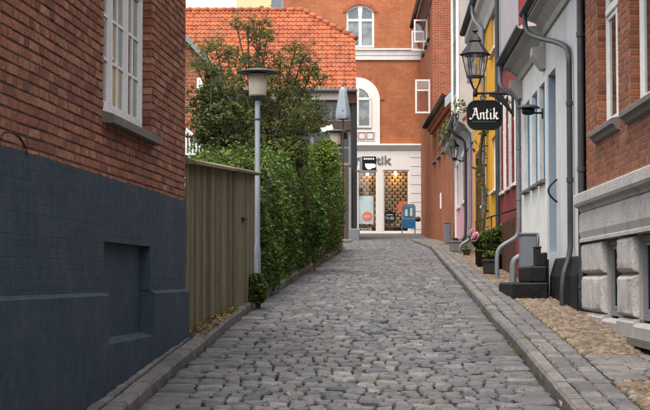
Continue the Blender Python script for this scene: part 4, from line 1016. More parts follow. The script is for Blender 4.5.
# shopfront
MB().profile([(.02, zc0), (-.1, zc0), (-.14, zc0 + .08), (-.22, zc1 - .03), (-.22, zc1), (.02, zc1 + .06)], 0, E.W - .03).build('shop_cornice', M['white_paint'], E.root)
sw = [(E.u(334), E.u(354)), (E.u(357.5), E.u(377)), (E.u(383), E.u(409))]
zsl = E.z(400, 232.2); zst = E.z(400, 170)
sops = [(a, b, zsl, zst, .2) for a, b in sw]
m = MB(); panel(m, 0, E.W - .03, -1., zc0, sops, y=-.08, depth=.2); m.build('shopfront', M['shop_white'], E.root)
for k in range(9):
    zz = zc0 - .35 - k * .42
    if zz > zsl: MB().box(E.u(410.5), E.W - .031, -.084, -.0785, zz, zz + .022).build('joint_groove', M['letter_grey'], E.root)
MB().box(-.0, E.W - .02, -.12, -.075, -1., E.z(400, 233.5), .01).build('base_strip', M['letter_grey'], E.root)
for a, b in sw:
    m = MB(); t = .06; y = -.05
    m.box(a, b, y, y + .06, zsl, zsl + t).box(a, b, y, y + .06, zst - t, zst).box(a, a + t, y + .001, y + .06, zsl + t, zst - t).box(b - t, b, y + .001, y + .06, zsl + t, zst - t)
    Wn = m.build('shop_window', M['white_paint'], E.root)
    MB().box(a + t, b - t, y + .028, y + .034, zsl + t, zst - t).build('pane', M['glass_shop'], Wn)
    MB().box(a + t, b - t, y + .05, y + .062, zsl + t, E.z(400, 227.3)).build('window_foot', M['sign_black'], Wn)
    # display wall of open brickwork inside the window
    y1 = .75
    MB().add([(a - .2, .14, zsl - .1), (b + .2, .14, zsl - .1), (b + .2, y1 + .2, zsl - .1), (a - .2, y1 + .2, zsl - .1), (a - .2, .14, zst + .1), (b + .2, .14, zst + .1), (b + .2, y1 + .2, zst + .1), (a - .2, y1 + .2, zst + .1)],
             [(0, 1, 2, 3), (4, 5, 6, 7), (2, 3, 7, 6), (0, 3, 7, 4), (1, 2, 6, 5)]).build('display_box', M['interior'], Wn)
    m = MB(); zz = zsl + .02; r_ = 0
    while zz < zst:
        x = a - .15 + (r_ % 2) * .13
        while x < b + .1: m.box(x, x + .19, y1 - .04, y1 + .1, zz, zz + .095); x += .26
        m.box(a - .15, b + .15, y1 - .02, y1 + .1, zz + .0955, zz + .125); zz += .15; r_ += 1
    m.build('display_bricks', M['beige'], Wn, kind='stuff')
text_obj('synoptik', .56, .03, M['letter_grey'], E.root, (E.u(390.4), -.1, E.z(400, 164)), 'lettering', 'RIGHT', bold=.01, squash=1.14)
text_obj('synoptik', .3, .01, M['letter_white'], E.root, (E.u(372.5), .0, E.z(400, 231)), 'lettering', 'RIGHT')
# posters and lamps in the windows
pp = MB().box(E.u(358.2), E.u(373.3), .02, .03, E.z(360, 224), E.z(360, 196)).build('poster', M['poster'], E.root)
oc = E.pix(367.3, 216.5); MB().prism(disc(oc, .235, 0, 0), .012, .019).build('sticker', M['orange'], pp)
text_obj('50%', .2, .004, M['letter_white'], pp, (oc[0], .009, oc[1] - .07))
bc = E.pix(389.5, 217.3); pb = MB().prism(disc(bc, .31, 0, 0), .02, .03).build('round_notice', M['sign_black'], E.root)
text_obj('70-80', .19, .004, M['letter_white'], pb, (bc[0], .017, bc[1] - .1)); MB().box(bc[0] - .16, bc[0] + .16, .015, .019, bc[1] + .1, bc[1] + .135).build('notice_line', M['letter_white'], pb)
oc = E.pix(403.5, 207); po = MB().prism(disc(oc, .29, 0, 0), .02, .03).build('round_sticker', M['orange'], E.root)
text_obj('%', .3, .004, M['letter_white'], po, (oc[0], .017, oc[1] - .1))
for xx in (395.5, 367.5):
    q = E.w(E.u(xx, -.4), .4, E.z(xx, 173.5, -.4)); bl = empty('pendant_bulb', q, 0, 'glowing warm pendant bulb in the shop window' if xx > 380 else 'warm pendant bulb half hidden above the pale poster', 'lamp')
    MB().lathe([(.02, .12), (.06, .05), (.075, -.02), (.05, -.08), (.01, -.1)], (0, 0, 0), 12).build('bulb', M['bulb'], bl, True)
    MB().tube([(0, 0, .1), (0, 0, E.zb + zst + .1 - q.z)], .012, 6).build('cord', M['iron'], bl)
    ld = bpy.data.lights.new('bulb_light', 'POINT'); ld.energy = 5 if xx > 380 else 2.5; ld.color = (1, .66, .34); ld.shadow_soft_size = .1
    lo = bpy.data.objects.new('bulb_light', ld); lo.location = (0, -.12, -.2); link(lo, bl)
m = MB()
for x in (0, E.W): m.add([(x, .3, -1), (x, 10, -1), (x, 10, E.z(360, -90)), (x, .3, E.z(360, -90))], [(0, 1, 2, 3)])
m.build('side_wall', M['brickwork_orange'], E.root)
MB().box(-.2, E.W + .2, -.3, 10, E.z(360, -90), E.z(360, -90) + .4, .02).build('roof', M['fascia'], E.root)

# pavement sign in front of the shop
q = gnd(408.5, 237.5); q = at(408.5, 237, min(q.y, 69.5)); A = empty('pavement_sign', (q.x, q.y, zg(q.y)), 0, 'grey framed pavement sign with blue poster on thin legs before the shop', 'sign')
s = F / q.y; hw = 7.2 / s; hz = 33.5 / s; z0 = 9 / s
out = [(-hw, z0), (hw, z0), (hw, hz - .12), (hw * .8, hz), (-hw * .8, hz), (-hw, hz - .12)]
MB().prism(out, -.03, .03).build('frame', M['fascia'], A)
MB().box(-hw * .72, hw * .72, -.042, -.029, hz * .60, hz * .94, .004).build('poster', M['poster_dark'], A)
MB().box(-hw * .5, -hw * .1, -.05, -.041, hz * .64, hz * .84).box(hw * .2, hw * .55, -.05, -.041, hz * .64, hz * .88).build('print', M['poster'], A)
MB().box(-hw * .92, hw * .92, -.048, -.029, z0 + .02, hz * .53, .004).build('lower_panel', M['board_blue'], A)
MB().box(-hw * .92, hw * .92, -.046, -.029, hz * .535, hz * .585, .004).build('middle_panel', M['zinc'], A)
for sgn in (-1, 1):
    MB().box(sgn * hw - .03 * sgn - .025, sgn * hw - .03 * sgn + .025, -.025, .025, 0, z0 + .02, .005).build('leg', M['fascia'], A)
    MB().box(sgn * hw - .05, sgn * hw + .05, -.28, .28, 0, .05, .01).build('foot', M['fascia'], A)
MB().lathe([(0.001, -.13), (.1, -.09), (.13, 0), (.1, .09), (.001, .13)], (hw + .1, 0, hz * .55), 12).build('knob', M['dark_metal'], A, True)

# ------------------------------------------------------------------ red tiled house on the left, before the shop
DR = 62.; T = Front('tiled_house', (at(110, 200, DR).x, DR), (at(356, 200, DR).x, DR), 'house with bright red half hipped pantile roof behind the garden tree')
eo = .35                                       # eaves in front of the wall
zea = T.z(330, 88.5, eo); ue = T.W
rise = 3.75; run = 3.45; kz = rise / run; zr = zea + rise
hz_ = zea + (T.z(355, 38, -1.5) - zea)         # where the verge turns into the half hip
yh = -eo + (hz_ - zea) / kz
ur = T.pix(303, 11, -(run - eo))[0]            # end of the ridge
op = [(T.u(292), T.u(351), T.z(330, 121), T.z(330, 101), .25), (T.u(292), T.u(351), T.z(330, 165), T.z(330, 130), .25)]
m = MB(); panel(m, 0, T.W, -1.5, zea - .1, op, depth=.25); m.build('wall', M['terrace_wood'], T.root)
for o in op: window(T.root, o[0], o[1], o[2], o[3], .12, M['fascia'], M['glass_dark'], cases=3, cols=1, rows=2, fr=.06, sash=.035, bar=.05)
MB().box(T.u(270), T.W - .3, -.08, .0, T.z(330, 100), T.z(330, 92.5), .01).build('fascia_board', M['white_paint'], T.root)
gutter(T.root, 0, T.W + .05, -eo - .05, zea - .02, M['fascia'], .12)
m = MB()
for u in (T.W,): m.add([(u, 0, -1.5), (u, 2 * (run - eo), -1.5), (u, 2 * (run - eo), zea), (u, 2 * (run - eo) - (yh + eo) + eo, hz_), (u, yh, hz_), (u, 0, zea + eo * kz)], [(0, 1, 2, 3, 4, 5)])
m.build('side_wall', M['brown_wood'], T.root)
yr = run - eo; th = .05
base = MB(); base.add([(0, -eo, zea - th), (T.W, -eo, zea - th), (T.W, yh, hz_ - th), (ur, yr, zr - th), (0, yr, zr - th)], [(0, 1, 2, 3, 4)])
base.add([(0, 2 * yr + eo, zea - th), (T.W, 2 * yr + eo, zea - th), (T.W, 2 * yr - yh, hz_ - th), (ur, yr, zr - th), (0, yr, zr - th)], [(0, 1, 2, 3, 4)])
base.add([(T.W, yh, hz_ - th), (T.W, 2 * yr - yh, hz_ - th), (ur, yr, zr - th)], [(0, 1, 2)])
Troof = base.build('roof', M['roof_dark'], T.root)
tw, tp = .182, .2 / math.sin(math.atan(kz)); sl = math.hypot(rise, run); n_rows = int(sl / tp) + 1
cs, sn = run / sl, rise / sl
prof = [(0, .0), (.16, .028), (.34, .038), (.52, .02), (.7, -.004), (.86, -.006), (1.02, .006)]
tv = []
for a_, h_ in prof: tv.append((a_ * tw, -.03, h_ + .042)); 
for a_, h_ in prof: tv.append((a_ * tw, tp + .05, h_ + .004))
for a_, h_ in prof: tv.append((a_ * tw, -.03, h_ + .018))
tf = [(j, j + 1, 8 + j, 7 + j) for j in range(6)] + [(14 + j, 15 + j, 1 + j, j) for j in range(6)]
def tile_mesh():
    me = bpy.data.meshes.new('roof_tile'); vv = [(x, y * cs - h * sn, y * sn + h * cs) for x, y, h in tv]
    me.from_pydata(vv, [], tf); me.materials.append(M['tile']); return me, np.array(vv)
tme, tvv = tile_mesh(); cand = []
for r_ in range(n_rows):
    for c_ in range(int(T.W / tw)):
        u = T.W - (c_ + 1) * tw; s_ = r_ * tp; y, z = -eo + s_ * cs, zea + s_ * sn
        if z + .1 > zr: continue
        if z > hz_ and u + tw * .6 > T.W - (T.W - ur) * (z - hz_) / (zr - hz_): continue
        px, py, d = proj(T.w(u, y, z)); cand.append((px, py, u, y, z))
vis = [c for c in cand if c[0] > 186]; hid = [c for c in cand if c[0] <= 186]
vis.sort(key=lambda c: -c[0]); ones = vis[:300]; rest = vis[300:] + hid
for c in ones:
    o = bpy.data.objects.new('roof_tile', tme); o.location = (c[2] + random.uniform(-.004, .004), c[3], c[4] + random.uniform(-.006, .008)); o.rotation_euler = (0, 0, random.gauss(0, .008)); link(o, Troof)
P_ = np.array([c[2:] for c in rest]) + rng.uniform(-.005, .006, (len(rest), 3))
np_mesh('roof_tiles', (tvv[None] + P_[:, None]).reshape(-1, 3), (np.array(tf)[None] + (np.arange(len(rest)) * 21)[:, None, None]).reshape(-1, 4), M['tile'], Troof, kind='stuff')
def cap_run(a, b, n):
    a, b = Vector(a), Vector(b); d = (b - a) / n
    for i in range(n):
        p, q = a + d * i - d * .06, a + d * (i + 1); MB().tube([p + Vector((0, 0, .02)), q + Vector((0, 0, .0))], [.125, .105], 10).build('ridge_tile', M['tile'], Troof, True)
cap_run((T.W + .05, yh, hz_ + .02), (ur, yr, zr + .02), 8); cap_run((ur, yr, zr + .02), (ur - 6.6, yr, zr + .02), 18)
MB().tube(smooth_path([(T.W + .1, yh + .1, hz_ + .02), (T.W + .12, yh, hz_ - .1), (T.W - .1, yh - .2, hz_ - .3)]), .05, 8).build('verge_spout', M['zinc'], T.root, True)
# dark corner post with a steel foot, and the tall grey panel beside it
MB().box(T.u(351.5), T.u(357), -.16, .06, -1.5, zea - .2, .01).build('corner_post', M['black'], T.root)
MB().box(T.u(348.6), T.u(351.2), -.3, -.14, -1.5, T.z(350, 168), .01).build('side_post', M['fascia'], T.root)
MB().box(T.u(349.2), T.u(359.5), -.5, -.17, -1.5, T.z(352, 229), .03).build('post_foot', M['cabinet'], T.root)
MB().box(T.W - .5, T.W + .03, -.22, .03, T.z(352, 104), T.z(352, 91), .01).build('verge_board', M['brown_wood'], T.root)
# projecting box sign with a white cup
c0 = at(368.3, 164.5, 61.3); G = empty('box_sign', (at(357.5, 164, 61.3).x, 61.6, c0.z), 0, 'projecting black box sign with white coffee cup on the corner post', 'sign')
x0, x1 = at(359.8, 164, 61.3).x - G.location.x, at(376.3, 164, 61.3).x - G.location.x; hz2 = 8.1 / (F / 61.3)
bx = MB().box(x0, x1, -.25, -.05, -hz2, hz2, .012).build('box', M['zinc'], G)
MB().box(x0 + .1, x1 - .0, -.262, -.249, -hz2 + .11, hz2 + .004).build('face', M['sign_black'], G)
cxx = (x0 + x1) / 2 + .05; cup = [(cxx - .2 * math.cos(t) if False else cxx + .17 * math.cos(t), .0 + .2 * math.sin(t) * 1.0) for t in np.linspace(math.pi, 2 * math.pi, 15)]
MB().prism([(cxx - .17, .04)] + cup + [(cxx + .17, .04)], -.274, -.263).build('cup', M['letter_white'], G)
MB().lathe([(.05, -.006), (.09, -.006), (.09, .006), (.05, .006)], (0, 0, 0), 16).build('cup_handle', M['letter_white'], G).matrix_local = Matrix.Translation((cxx + .17, -.268, -.05)) @ Matrix.Rotation(math.pi / 2, 4, 'X')
for k in range(5): MB().box(cxx - .22 + k * .088, cxx - .22 + k * .088 + .06, -.272, -.263, hz2 - .13, hz2 - .055, .004).build('letter_block', M['letter_white'], G)
for zz in (hz2 - .05, -hz2 + .05): MB().tube([(-.12, -.15, zz), (x0 + .02, -.15, zz)], .02, 6).build('bracket', M['iron'], G)

# closed parasol on the terrace
q = at(343, 150, 58.); Pz = empty('parasol', (q.x, 58., zg(58)), 0, 'closed grey blue parasol standing above the hedge end', 'parasol')
z0, z1 = at(343, 119, 58.).z - zg(58), at(343, 87, 58.).z - zg(58)
m = MB(); n = 24; k = 14
for i in range(k):
    t = i / (k - 1); rr = .09 + .17 * (1 - t) ** .7 - (.04 if i == k - 1 else 0) + (.0 if i else -.03)
    for j in range(n):
        an = 2 * math.pi * j / n; r2 = rr * (1 + .16 * math.cos(an * 6 + t * 1.2)); m.v.append((r2 * math.cos(an), r2 * math.sin(an), z0 + (z1 - z0) * t))
for i in range(k - 1):
    for j in range(n): m.f.append((i * n + j, i * n + (j + 1) % n, (i + 1) * n + (j + 1) % n, (i + 1) * n + j))
m.f.append(tuple(range((k - 1) * n, k * n))); m.build('canopy', M['parasol'], Pz, True)
MB().lathe([(.03, 0), (.03, z1 + .1), (.012, z1 + .16)], (0, 0, 0), 10).build('pole', M['terrace_wood'], Pz, True)
MB().box(-.35, .35, -.35, .35, 0, .12, .03).build('base', M['stone_grey'], Pz)
MB().tube([(-.2, 0, z0 + .3), (.0, -.21, z0 + .3), (.2, 0, z0 + .3), (0, .21, z0 + .3), (-.2, 0, z0 + .3)], .02, 6).build('strap', M['dark_metal'], Pz)
q = at(326.5, 129, 54.); o = empty('terrace_board', (q.x, 54., zg(54.) - .1), 0, 'tilted white board on a post above the hedge beside the parasol', 'board')
hb = q.z - o.location.z; MB().tube([(0, .04, 0), (0, .04, hb)], .03, 8).build('post', M['terrace_wood'], o)
b_ = MB().box(-.23, .23, -.03, .03, -.1, .1, .01).build('panel', M['white_paint'], o); b_.location = (0, 0, hb); b_.rotation_euler = (R(-20), R(-16), 0)
# cream house far behind the tiled roof
Y = Front('cream_house', (at(236, 200, 88).x, 88), (at(299, 200, 88).x, 88), 'cream house with grey glazing rising behind the red tiled roof', zb=zg(84))
m = MB(); panel(m, 0, Y.W, -1, Y.z(260, -60), [(Y.u(271), Y.u(294), Y.z(280, 40), Y.z(280, -30), .2)]); m.build('wall', M['cream'], Y.root)
window(Y.root, Y.u(271), Y.u(294), Y.z(280, 40), Y.z(280, -30), .1, M['grey_frame'], M['glass_pale'], cases=2, rows=3, fr=.1)
MB().box(-.2, Y.W + .2, -.3, 8, Y.z(260, -60), Y.z(260, -60) + .4, .02).build('roof', M['fascia'], Y.root)
m = MB(); panel(m, 0, Y.W, -1, Y.z(260, -60), [], y=8)
for x in (0, Y.W): m.add([(x, .02, -1), (x, 8, -1), (x, 8, Y.z(260, -60)), (x, .02, Y.z(260, -60))], [(0, 1, 2, 3)])
m.build('side_wall', M['cream'], Y.root)
# garden house glimpsed beside the left house, and its white glazed lean-to
DG = 34.; G2 = Front('garden_house', (at(80, 200, DG).x, DG), (at(204, 200, DG).x, DG), 'small brick garden house with dark sloping eaves behind the tree')
za, zb2 = G2.z(189, 42), G2.z(204, 57)
m = MB(); m.prism([(0, -.8), (G2.W, -.8), (G2.W, G2.z(204, 60)), (G2.u(189), za - .1), (G2.u(150), za + (za - zb2) * 2.3), (0, zb2)], 0, 5); m.build('wall', M['brickwork_dark'], G2.root)
MB().prism([(G2.W + .25, zb2 - .35), (G2.W + .25, zb2 - .2), (G2.u(150), za + (za - zb2) * 2.6 + .12), (G2.u(150), za + (za - zb2) * 2.6 - .05)], -.15, 5.1).build('roof', M['fascia'], G2.root)
window(G2.root, G2.u(196.5), G2.u(202.5), G2.z(200, 92), G2.z(200, 78), -.03, M['white_paint'], M['glass_pale'], cols=2)
pipe(G2.root, [(G2.W + .2, -.1, zb2 - .2), (G2.W + .25, -.1, zb2 - .5), (G2.W + .12, -.1, zb2 - .75), (G2.W + .05, -.05, zb2 - .9), (G2.W + .05, -.05, .1)], .04, M['dark_metal'])
DQ = 30.; Q = empty('glazed_lean_to', (at(196, 150, DQ).x, DQ, zg(DQ) - .16), 0, 'white framed glazed lean-to roof behind the wooden fence', 'lean-to')
def ql(x, y, D=DQ): return at(x, y, D) - Q.location
pa, pb_, pc, pd = ql(183, 127), ql(206.5, 147), ql(206.5, 155), ql(183, 155)
for k in range(8):
    t = k / 7; top_ = pa.lerp(pb_, t); bot = Vector((top_.x, top_.y, pd.z)); bot.z = pd.z
    MB().tube([top_, bot], .02, 6).build('mullion', M['white_paint'], Q)
    MB().tube([top_, top_ + Vector((0, 2., .0))], .025, 6).build('rafter', M['white_paint'], Q)
MB().tube([pa, pb_], .035, 6).build('rail', M['white_paint'], Q); MB().tube([pd, pc], .03, 6).build('rail', M['white_paint'], Q)
MB().add([pa + Vector((0, .03, 0)), pb_ + Vector((0, .03, 0)), pc + Vector((0, .03, 0)), pd + Vector((0, .03, 0))], [(0, 1, 2, 3)]).build('pane', M['glass_pale'], Q)
MB().box(pd.x, pc.x, 0, .1, 0, pd.z, .01).build('foot_wall', M['white_paint'], Q)

# ------------------------------------------------------------------ wooden fence and gate
FD0, FD1 = Dc + .12, 2.5 * F / (442 - 253.5)
FE = Front('plank_fence', (WLX(FD0), FD0), (WLX(FD1), FD1), 'weathered greenish plank fence with capping board and gate beside the blue painted house', 'fence')
ug = FE.u(232); f_top = lambda u: FE.z(187.5, 164) + (FE.z(252, 174.5) - FE.z(187.5, 164)) * u / FE.W
f_bot = lambda u: FE.zs(u) - .02
bw_ = .135; u = .0; Gt = None; gate_boards = []
rail = MB(); 
for k_ in (.18, .8):
    rail.add([(0, .03, f_bot(0) + k_ * 1.6), (FE.W, .03, f_bot(FE.W) + k_ * 1.6), (FE.W, .03, f_bot(FE.W) + k_ * 1.6 + .1), (0, .03, f_bot(0) + k_ * 1.6 + .1), (0, .08, f_bot(0) + k_ * 1.6), (FE.W, .08, f_bot(FE.W) + k_ * 1.6), (FE.W, .08, f_bot(FE.W) + k_ * 1.6 + .1), (0, .08, f_bot(0) + k_ * 1.6 + .1)],
             [(0, 1, 2, 3), (4, 5, 6, 7), (0, 1, 5, 4), (3, 2, 6, 7), (0, 3, 7, 4), (1, 2, 6, 5)])
rail.build('rail', M['fence_wood'], FE.root)
gate = empty('gate', (0, 0, 0)); gate.parent = FE.root
while u < FE.W - .03:
    w_ = min(bw_ * random.uniform(.9, 1.12), FE.W - u); g = u > ug - .05
    a, b = u + .007, u + w_ - .007; y = -.012 if (g) else random.uniform(-.003, .003); t0, t1 = f_top(a), f_top(b); b0, b1 = f_bot(a) + random.uniform(0, .03), f_bot(b) + random.uniform(0, .03)
    tl = random.uniform(-.004, .004); c = .006
    vs = [(a, y + c, b0), (a + c, y, b0), (b - c, y + tl, b1), (b, y + c + tl, b1), (b, y + .024, b1), (a, y + .024, b0)]
    vt = [(p[0], p[1], (t0 if p[0] < (a + b) / 2 else t1)) for p in vs]
    m = MB(); m.add(vs + vt, [(i, (i + 1) % 6, 6 + (i + 1) % 6, 6 + i) for i in range(6)] + [tuple(range(6)), tuple(range(6, 12))])
    m.build('board', M['fence_wood'], gate if g else FE.root); u += w_
def cap(u0, u1, parent):
    m = MB(); vs = []
    for uu in (u0, u1):
        zt = f_top(uu)
        for yy, dz in ((-.085, .0), (-.085, .03), (-.0, .062), (.09, .03), (.09, .0)): vs.append((uu, yy, zt + dz))
    m.add(vs, [(i, (i + 1) % 5, 5 + (i + 1) % 5, 5 + i) for i in range(5)] + [(0, 1, 2, 3, 4), (5, 6, 7, 8, 9)]); m.build('capping_board', M['fence_wood'], parent)
cap(-.04, FE.W * .55, FE.root); cap(FE.W * .55 + .006, ug, FE.root); cap(ug + .006, FE.W + .05, gate)
for uu in (.08, FE.W * .5, FE.W - .06): MB().box(uu - .05, uu + .05, .085, .18, f_bot(uu) - .3, f_top(uu) - .05, .008).build('post', M['fence_wood'], FE.root)
lu, lz = FE.pix(243.5, 219, .02); MB().box(lu - .17, lu + .17, -.05, -.014, lz - .012, lz + .018, .004).build('latch', M['iron'], gate)

# ------------------------------------------------------------------ street lamps: flat shade over a diffuser on a slim post
def street_lamp(x_, y_, D, xtop, ytop, label, k=1.):
    X = at(x_, y_, D).x; zf_ = zg(D); ht = at(xtop, ytop, D).z - zf_; r = empty('street_lamp', (X, D, zf_), 0, label, 'street lamp', 'garden-side street lamps'); r.scale = (k, k, k); ht /= k
    MB().lathe([(.048, -.1), (.048, .72), (.036, .8), (.035, ht - .46), (.03, ht - .44)], (0, 0, 0), 14).build('post', M['galv'], r, True)
    MB().lathe([(.05, -.02), (.052, .1), (.05, .12)], (0, 0, .0), 14).build('collar', M['brown_wood'], r)
    b = MB().lathe([(.04, ht - .45), (.06, ht - .43), (.115, ht - .40), (.118, ht - .385), (.1, ht - .38)], (0, 0, 0), 24).build('lamp_base', M['dark_metal'], r, True)
    MB().lathe([(.112, ht - .385), (.116, ht - .37), (.125, ht - .09), (.1, ht - .085)], (0, 0, 0), 28).build('diffuser', M['lamp_plastic'], r, True)
    MB().lathe([(.285, ht - .075), (.29, ht - .068), (.24, ht - .045), (.12, ht - .02), (.03, ht - .008), (.0, ht)], (0, 0, 0), 36).build('lamp_shade', M['dark_metal'], r, True)
    MB().box(-.022, .022, -.055, -.045, .35, .62, .004).build('access_door', M['galv'], r)
    MB().lathe([(.037, ht - .72), (.041, ht - .715), (.041, ht - .695), (.037, ht - .69)], (0, 0, 0), 14).build('band', M['dark_metal'], r)
street_lamp(257.3, 250, 20.75, 256, 67.5, 'slim grey street lamp with flat dark shade at the fence end')
street_lamp(336, 200, 49.5, 336, 129, 'grey street lamp with flat brown shade half hidden behind the hedge', 1.33)

# ------------------------------------------------------------------ old lantern on an iron bracket, and the antique shop's sign under it
DL = 28.; Xw = WRX(DL); sL = F / DL
LX = at(475.3, 90, DL).x - .0; zarm = at(475, 93.5, DL).z
Lr = empty('bracket_lantern', (Xw, DL, zarm), 0, 'old black street lantern with tapered glass on an ornate wall bracket', 'lantern')
dx = LX - Xw
zl_ = lambda y: at(475, y, DL).z - zarm
MB().box(-.03, .0, -.05, .05, -.42, .12, .008).build('wall_plate', M['iron'], Lr)
MB().tube([(0, 0, -.02), (dx * .5, 0, .01), (dx, 0, .0)], .022, 8).build('arm', M['iron'], Lr, True)
sc_ = []
for t in np.linspace(0, 1, 16): sc_.append((dx * (.02 + .62 * t), 0, -.40 + .36 * math.sin(t * math.pi / 2)))
MB().tube(sc_, .016, 7).build('brace', M['iron'], Lr, True)
vs = []; 
for t in np.linspace(0, 1, 13):
    for k, off in ((0, -.02), (1, .09 * math.sin(math.pi * t) + .02)): vs.append((dx * (.03 + .60 * t), -.012, -.36 + .34 * math.sin(t * math.pi / 2) + (off if k else off)))
vs += [(p[0], .012, p[2]) for p in vs]; n_ = 26; fs = []
for i in range(12): fs += [(2 * i, 2 * i + 1, 2 * i + 3, 2 * i + 2), (n_ + 2 * i, n_ + 2 * i + 1, n_ + 2 * i + 3, n_ + 2 * i + 2), (2 * i, 2 * i + 2, n_ + 2 * i + 2, n_ + 2 * i), (2 * i + 1, 2 * i + 3, n_ + 2 * i + 3, n_ + 2 * i + 1)]
MB().add(vs, fs).build('bracket_plate', M['iron'], Lr)
for cx_, cz_, rr in ((dx * .8, -.08, .06), (dx * .18, -.18, .075)):
    MB().tube([(cx_ + rr * (1 - .6 * t) * math.cos(t * 9), 0, cz_ + rr * (1 - .6 * t) * math.sin(t * 9)) for t in np.linspace(0, 1, 22)], .009, 6).build('scroll', M['iron'], Lr, True)
zb0, zb1 = zl_(76.5), zl_(54.5)               # glass from .. to
r0, r1 = 8.2 / sL, 14. / sL
MB().lathe([(.03, -.06), (.045, -.02), (.04, .05), (.03, .09)], (dx, 0, 0), 10).build('socket', M['iron'], Lr, True)
for k in range(4):
    an = math.pi / 4 + k * math.pi / 2; MB().tube([(dx + .03 * math.cos(an), .03 * math.sin(an), .07), (dx + .1 * math.cos(an), .1 * math.sin(an), zb0 * .6), (dx + r0 * math.cos(an), r0 * math.sin(an), zb0)], .011, 6).build('frog', M['iron'], Lr, True)
MB().lathe([(r0 + .012, zb0 - .02), (r0 + .014, zb0 + .012), (r0 - .02, zb0 + .014)], (dx, 0, 0), 6).build('lower_frame', M['iron'], Lr)
gb = MB().lathe([(r0 - .004, zb0 + .01), (r1 - .02, zb1 - .01)], (dx, 0, 0), 6)
gb.f = gb.f[:-2]; gb.build('glass', M['glass_lamp'], Lr)
for k in range(6):
    an = k * math.pi / 3; MB().tube([(dx + r0 * math.cos(an), r0 * math.sin(an), zb0), (dx + (r1 - .012) * math.cos(an), (r1 - .012) * math.sin(an), zb1)], .010, 6).build('rib', M['iron'], Lr)
MB().lathe([(r1 + .02, zb1 - .02), (r1 + .035, zb1 + .005), (r1 + .005, zb1 + .02), (r1 * .45, zl_(43)), (r1 * .40, zl_(42)), (r1 * .48, zl_(41)), (r1 * .36, zl_(37.5)), (.035, zl_(34)), (.03, zl_(32.5)), (.06, zl_(31)), (.035, zl_(29)), (.012, zl_(26)), (.0, zl_(23.5))], (dx, 0, 0), 6).build('roof', M['iron'], Lr)
MB().lathe([(.03, zb0), (.04, zb0 + .1), (.035, zb0 + .2), (.012, zb0 + .24)], (dx, 0, 0), 12).build('burner', M['lamp_plastic'], Lr, True)
# the sign
sc0 = at(484.5, 115.3, DL - .06); hw, hh = 17.6 / sL, 14.8 / sL
Sg = empty('shop_sign', (sc0.x, DL - .05, sc0.z), 0, 'black rounded hanging sign with white lettering and a green line', 'sign')
def rrect(hw, hh, r, n=6):
    p = []
    for cx_, cy_, a0 in ((hw - r, hh - r, 0), (-hw + r, hh - r, 90), (-hw + r, -hh + r, 180), (hw - r, -hh + r, 270)):
        for i in range(n + 1): a = R(a0 + 90 * i / n); p.append((cx_ + r * math.cos(a), cy_ + r * math.sin(a)))
    return p
MB().prism(rrect(hw, hh, .175), -.022, .022).build('board', M['sign_black'], Sg)
m = MB(); ro, ri = rrect(hw + .008, hh + .008, .183), rrect(hw - .012, hh - .012, .163)
for i in range(len(ro)): j = (i + 1) % len(ro); m.prism([ro[i], ro[j], ri[j], ri[i]], -.03, -.0225)
m.build('rim', M['iron'], Sg)
MB().box(-hw * .7, hw * .66, -.029, -.0225, -.135, -.105, .002).build('green_line', M['sign_green'], Sg)
for sx in (-.2, .2): MB().tube([(sx, 0, hh - .01), (sx, 0.03, zarm - sc0.z)], .008, 6).build('hanger', M['iron'], Sg)
GL = {'A': ([[(-.08, .14), (.0, .02), (.14, .06), (.3, .45), (.44, .95), (.5, 1.02)], [(.5, 1.02), (.56, .6), (.66, .12), (.74, .0), (.86, .1)], [(.16, .40), (.4, .42), (.62, .44)], [(.26, .92), (.38, .98), (.5, 1.0)]], .82),
      'n': ([[(0, .52), (.08, .6), (.1, .3), (.08, .02)], [(.1, .46), (.26, .62), (.36, .52), (.34, .12), (.40, .0), (.48, .1)]], .52),
      't': ([[(.14, .9), (.10, .4), (.10, .1), (.18, .0), (.3, .1)], [(-.04, .6), (.12, .62), (.28, .66)]], .36),
      'i': ([[(0, .5), (.09, .6), (.08, .15), (.14, .0), (.24, .1)], [(.09, .80), (.13, .88)]], .30),
      'k': ([[(.02, .95), (.1, 1.04), (.09, .5), (.07, .0)], [(.1, .34), (.26, .62), (.36, .56), (.3, .38), (.12, .34)], [(.2, .36), (.3, .1), (.38, .0), (.52, .12)]], .5)}
x = 0; strokes = []
for ch in 'Antik':
    st_, adv = GL[ch]; strokes += [[(p[0] + x, p[1]) for p in s] for s in st_]; x += adv
k_ = 2 * hw * .80 / x; zoff = -.075; ht_ = .205; m = MB(); q = 0
nb = Vector((math.cos(R(38)), math.sin(R(38)))) * .072
for s in strokes:
    pts = [Vector((p[0], p[1], 0)) for p in s]; pts = [Vector((p.x, p.y)) for p in smooth_path(pts, 1)]
    for a, b in zip(pts, pts[1:]):
        d = (b - a); 
        if d.length < 1e-5: continue
        w_ = nb + d.normalized() * .0; nn = Vector((-d.y, d.x)).normalized()
        if abs(nn.dot(nb)) < .028: w_ = nb * .6 + nn * .03
        poly = [a - w_, b - w_, b + w_, a + w_]
        q += 1; m.prism([((p.x) * k_ - hw * .80, p.y * ht_ + zoff) for p in poly], -.0285 - q * .00012, -.0226)
m.build('lettering', M['letter_white'], Sg)

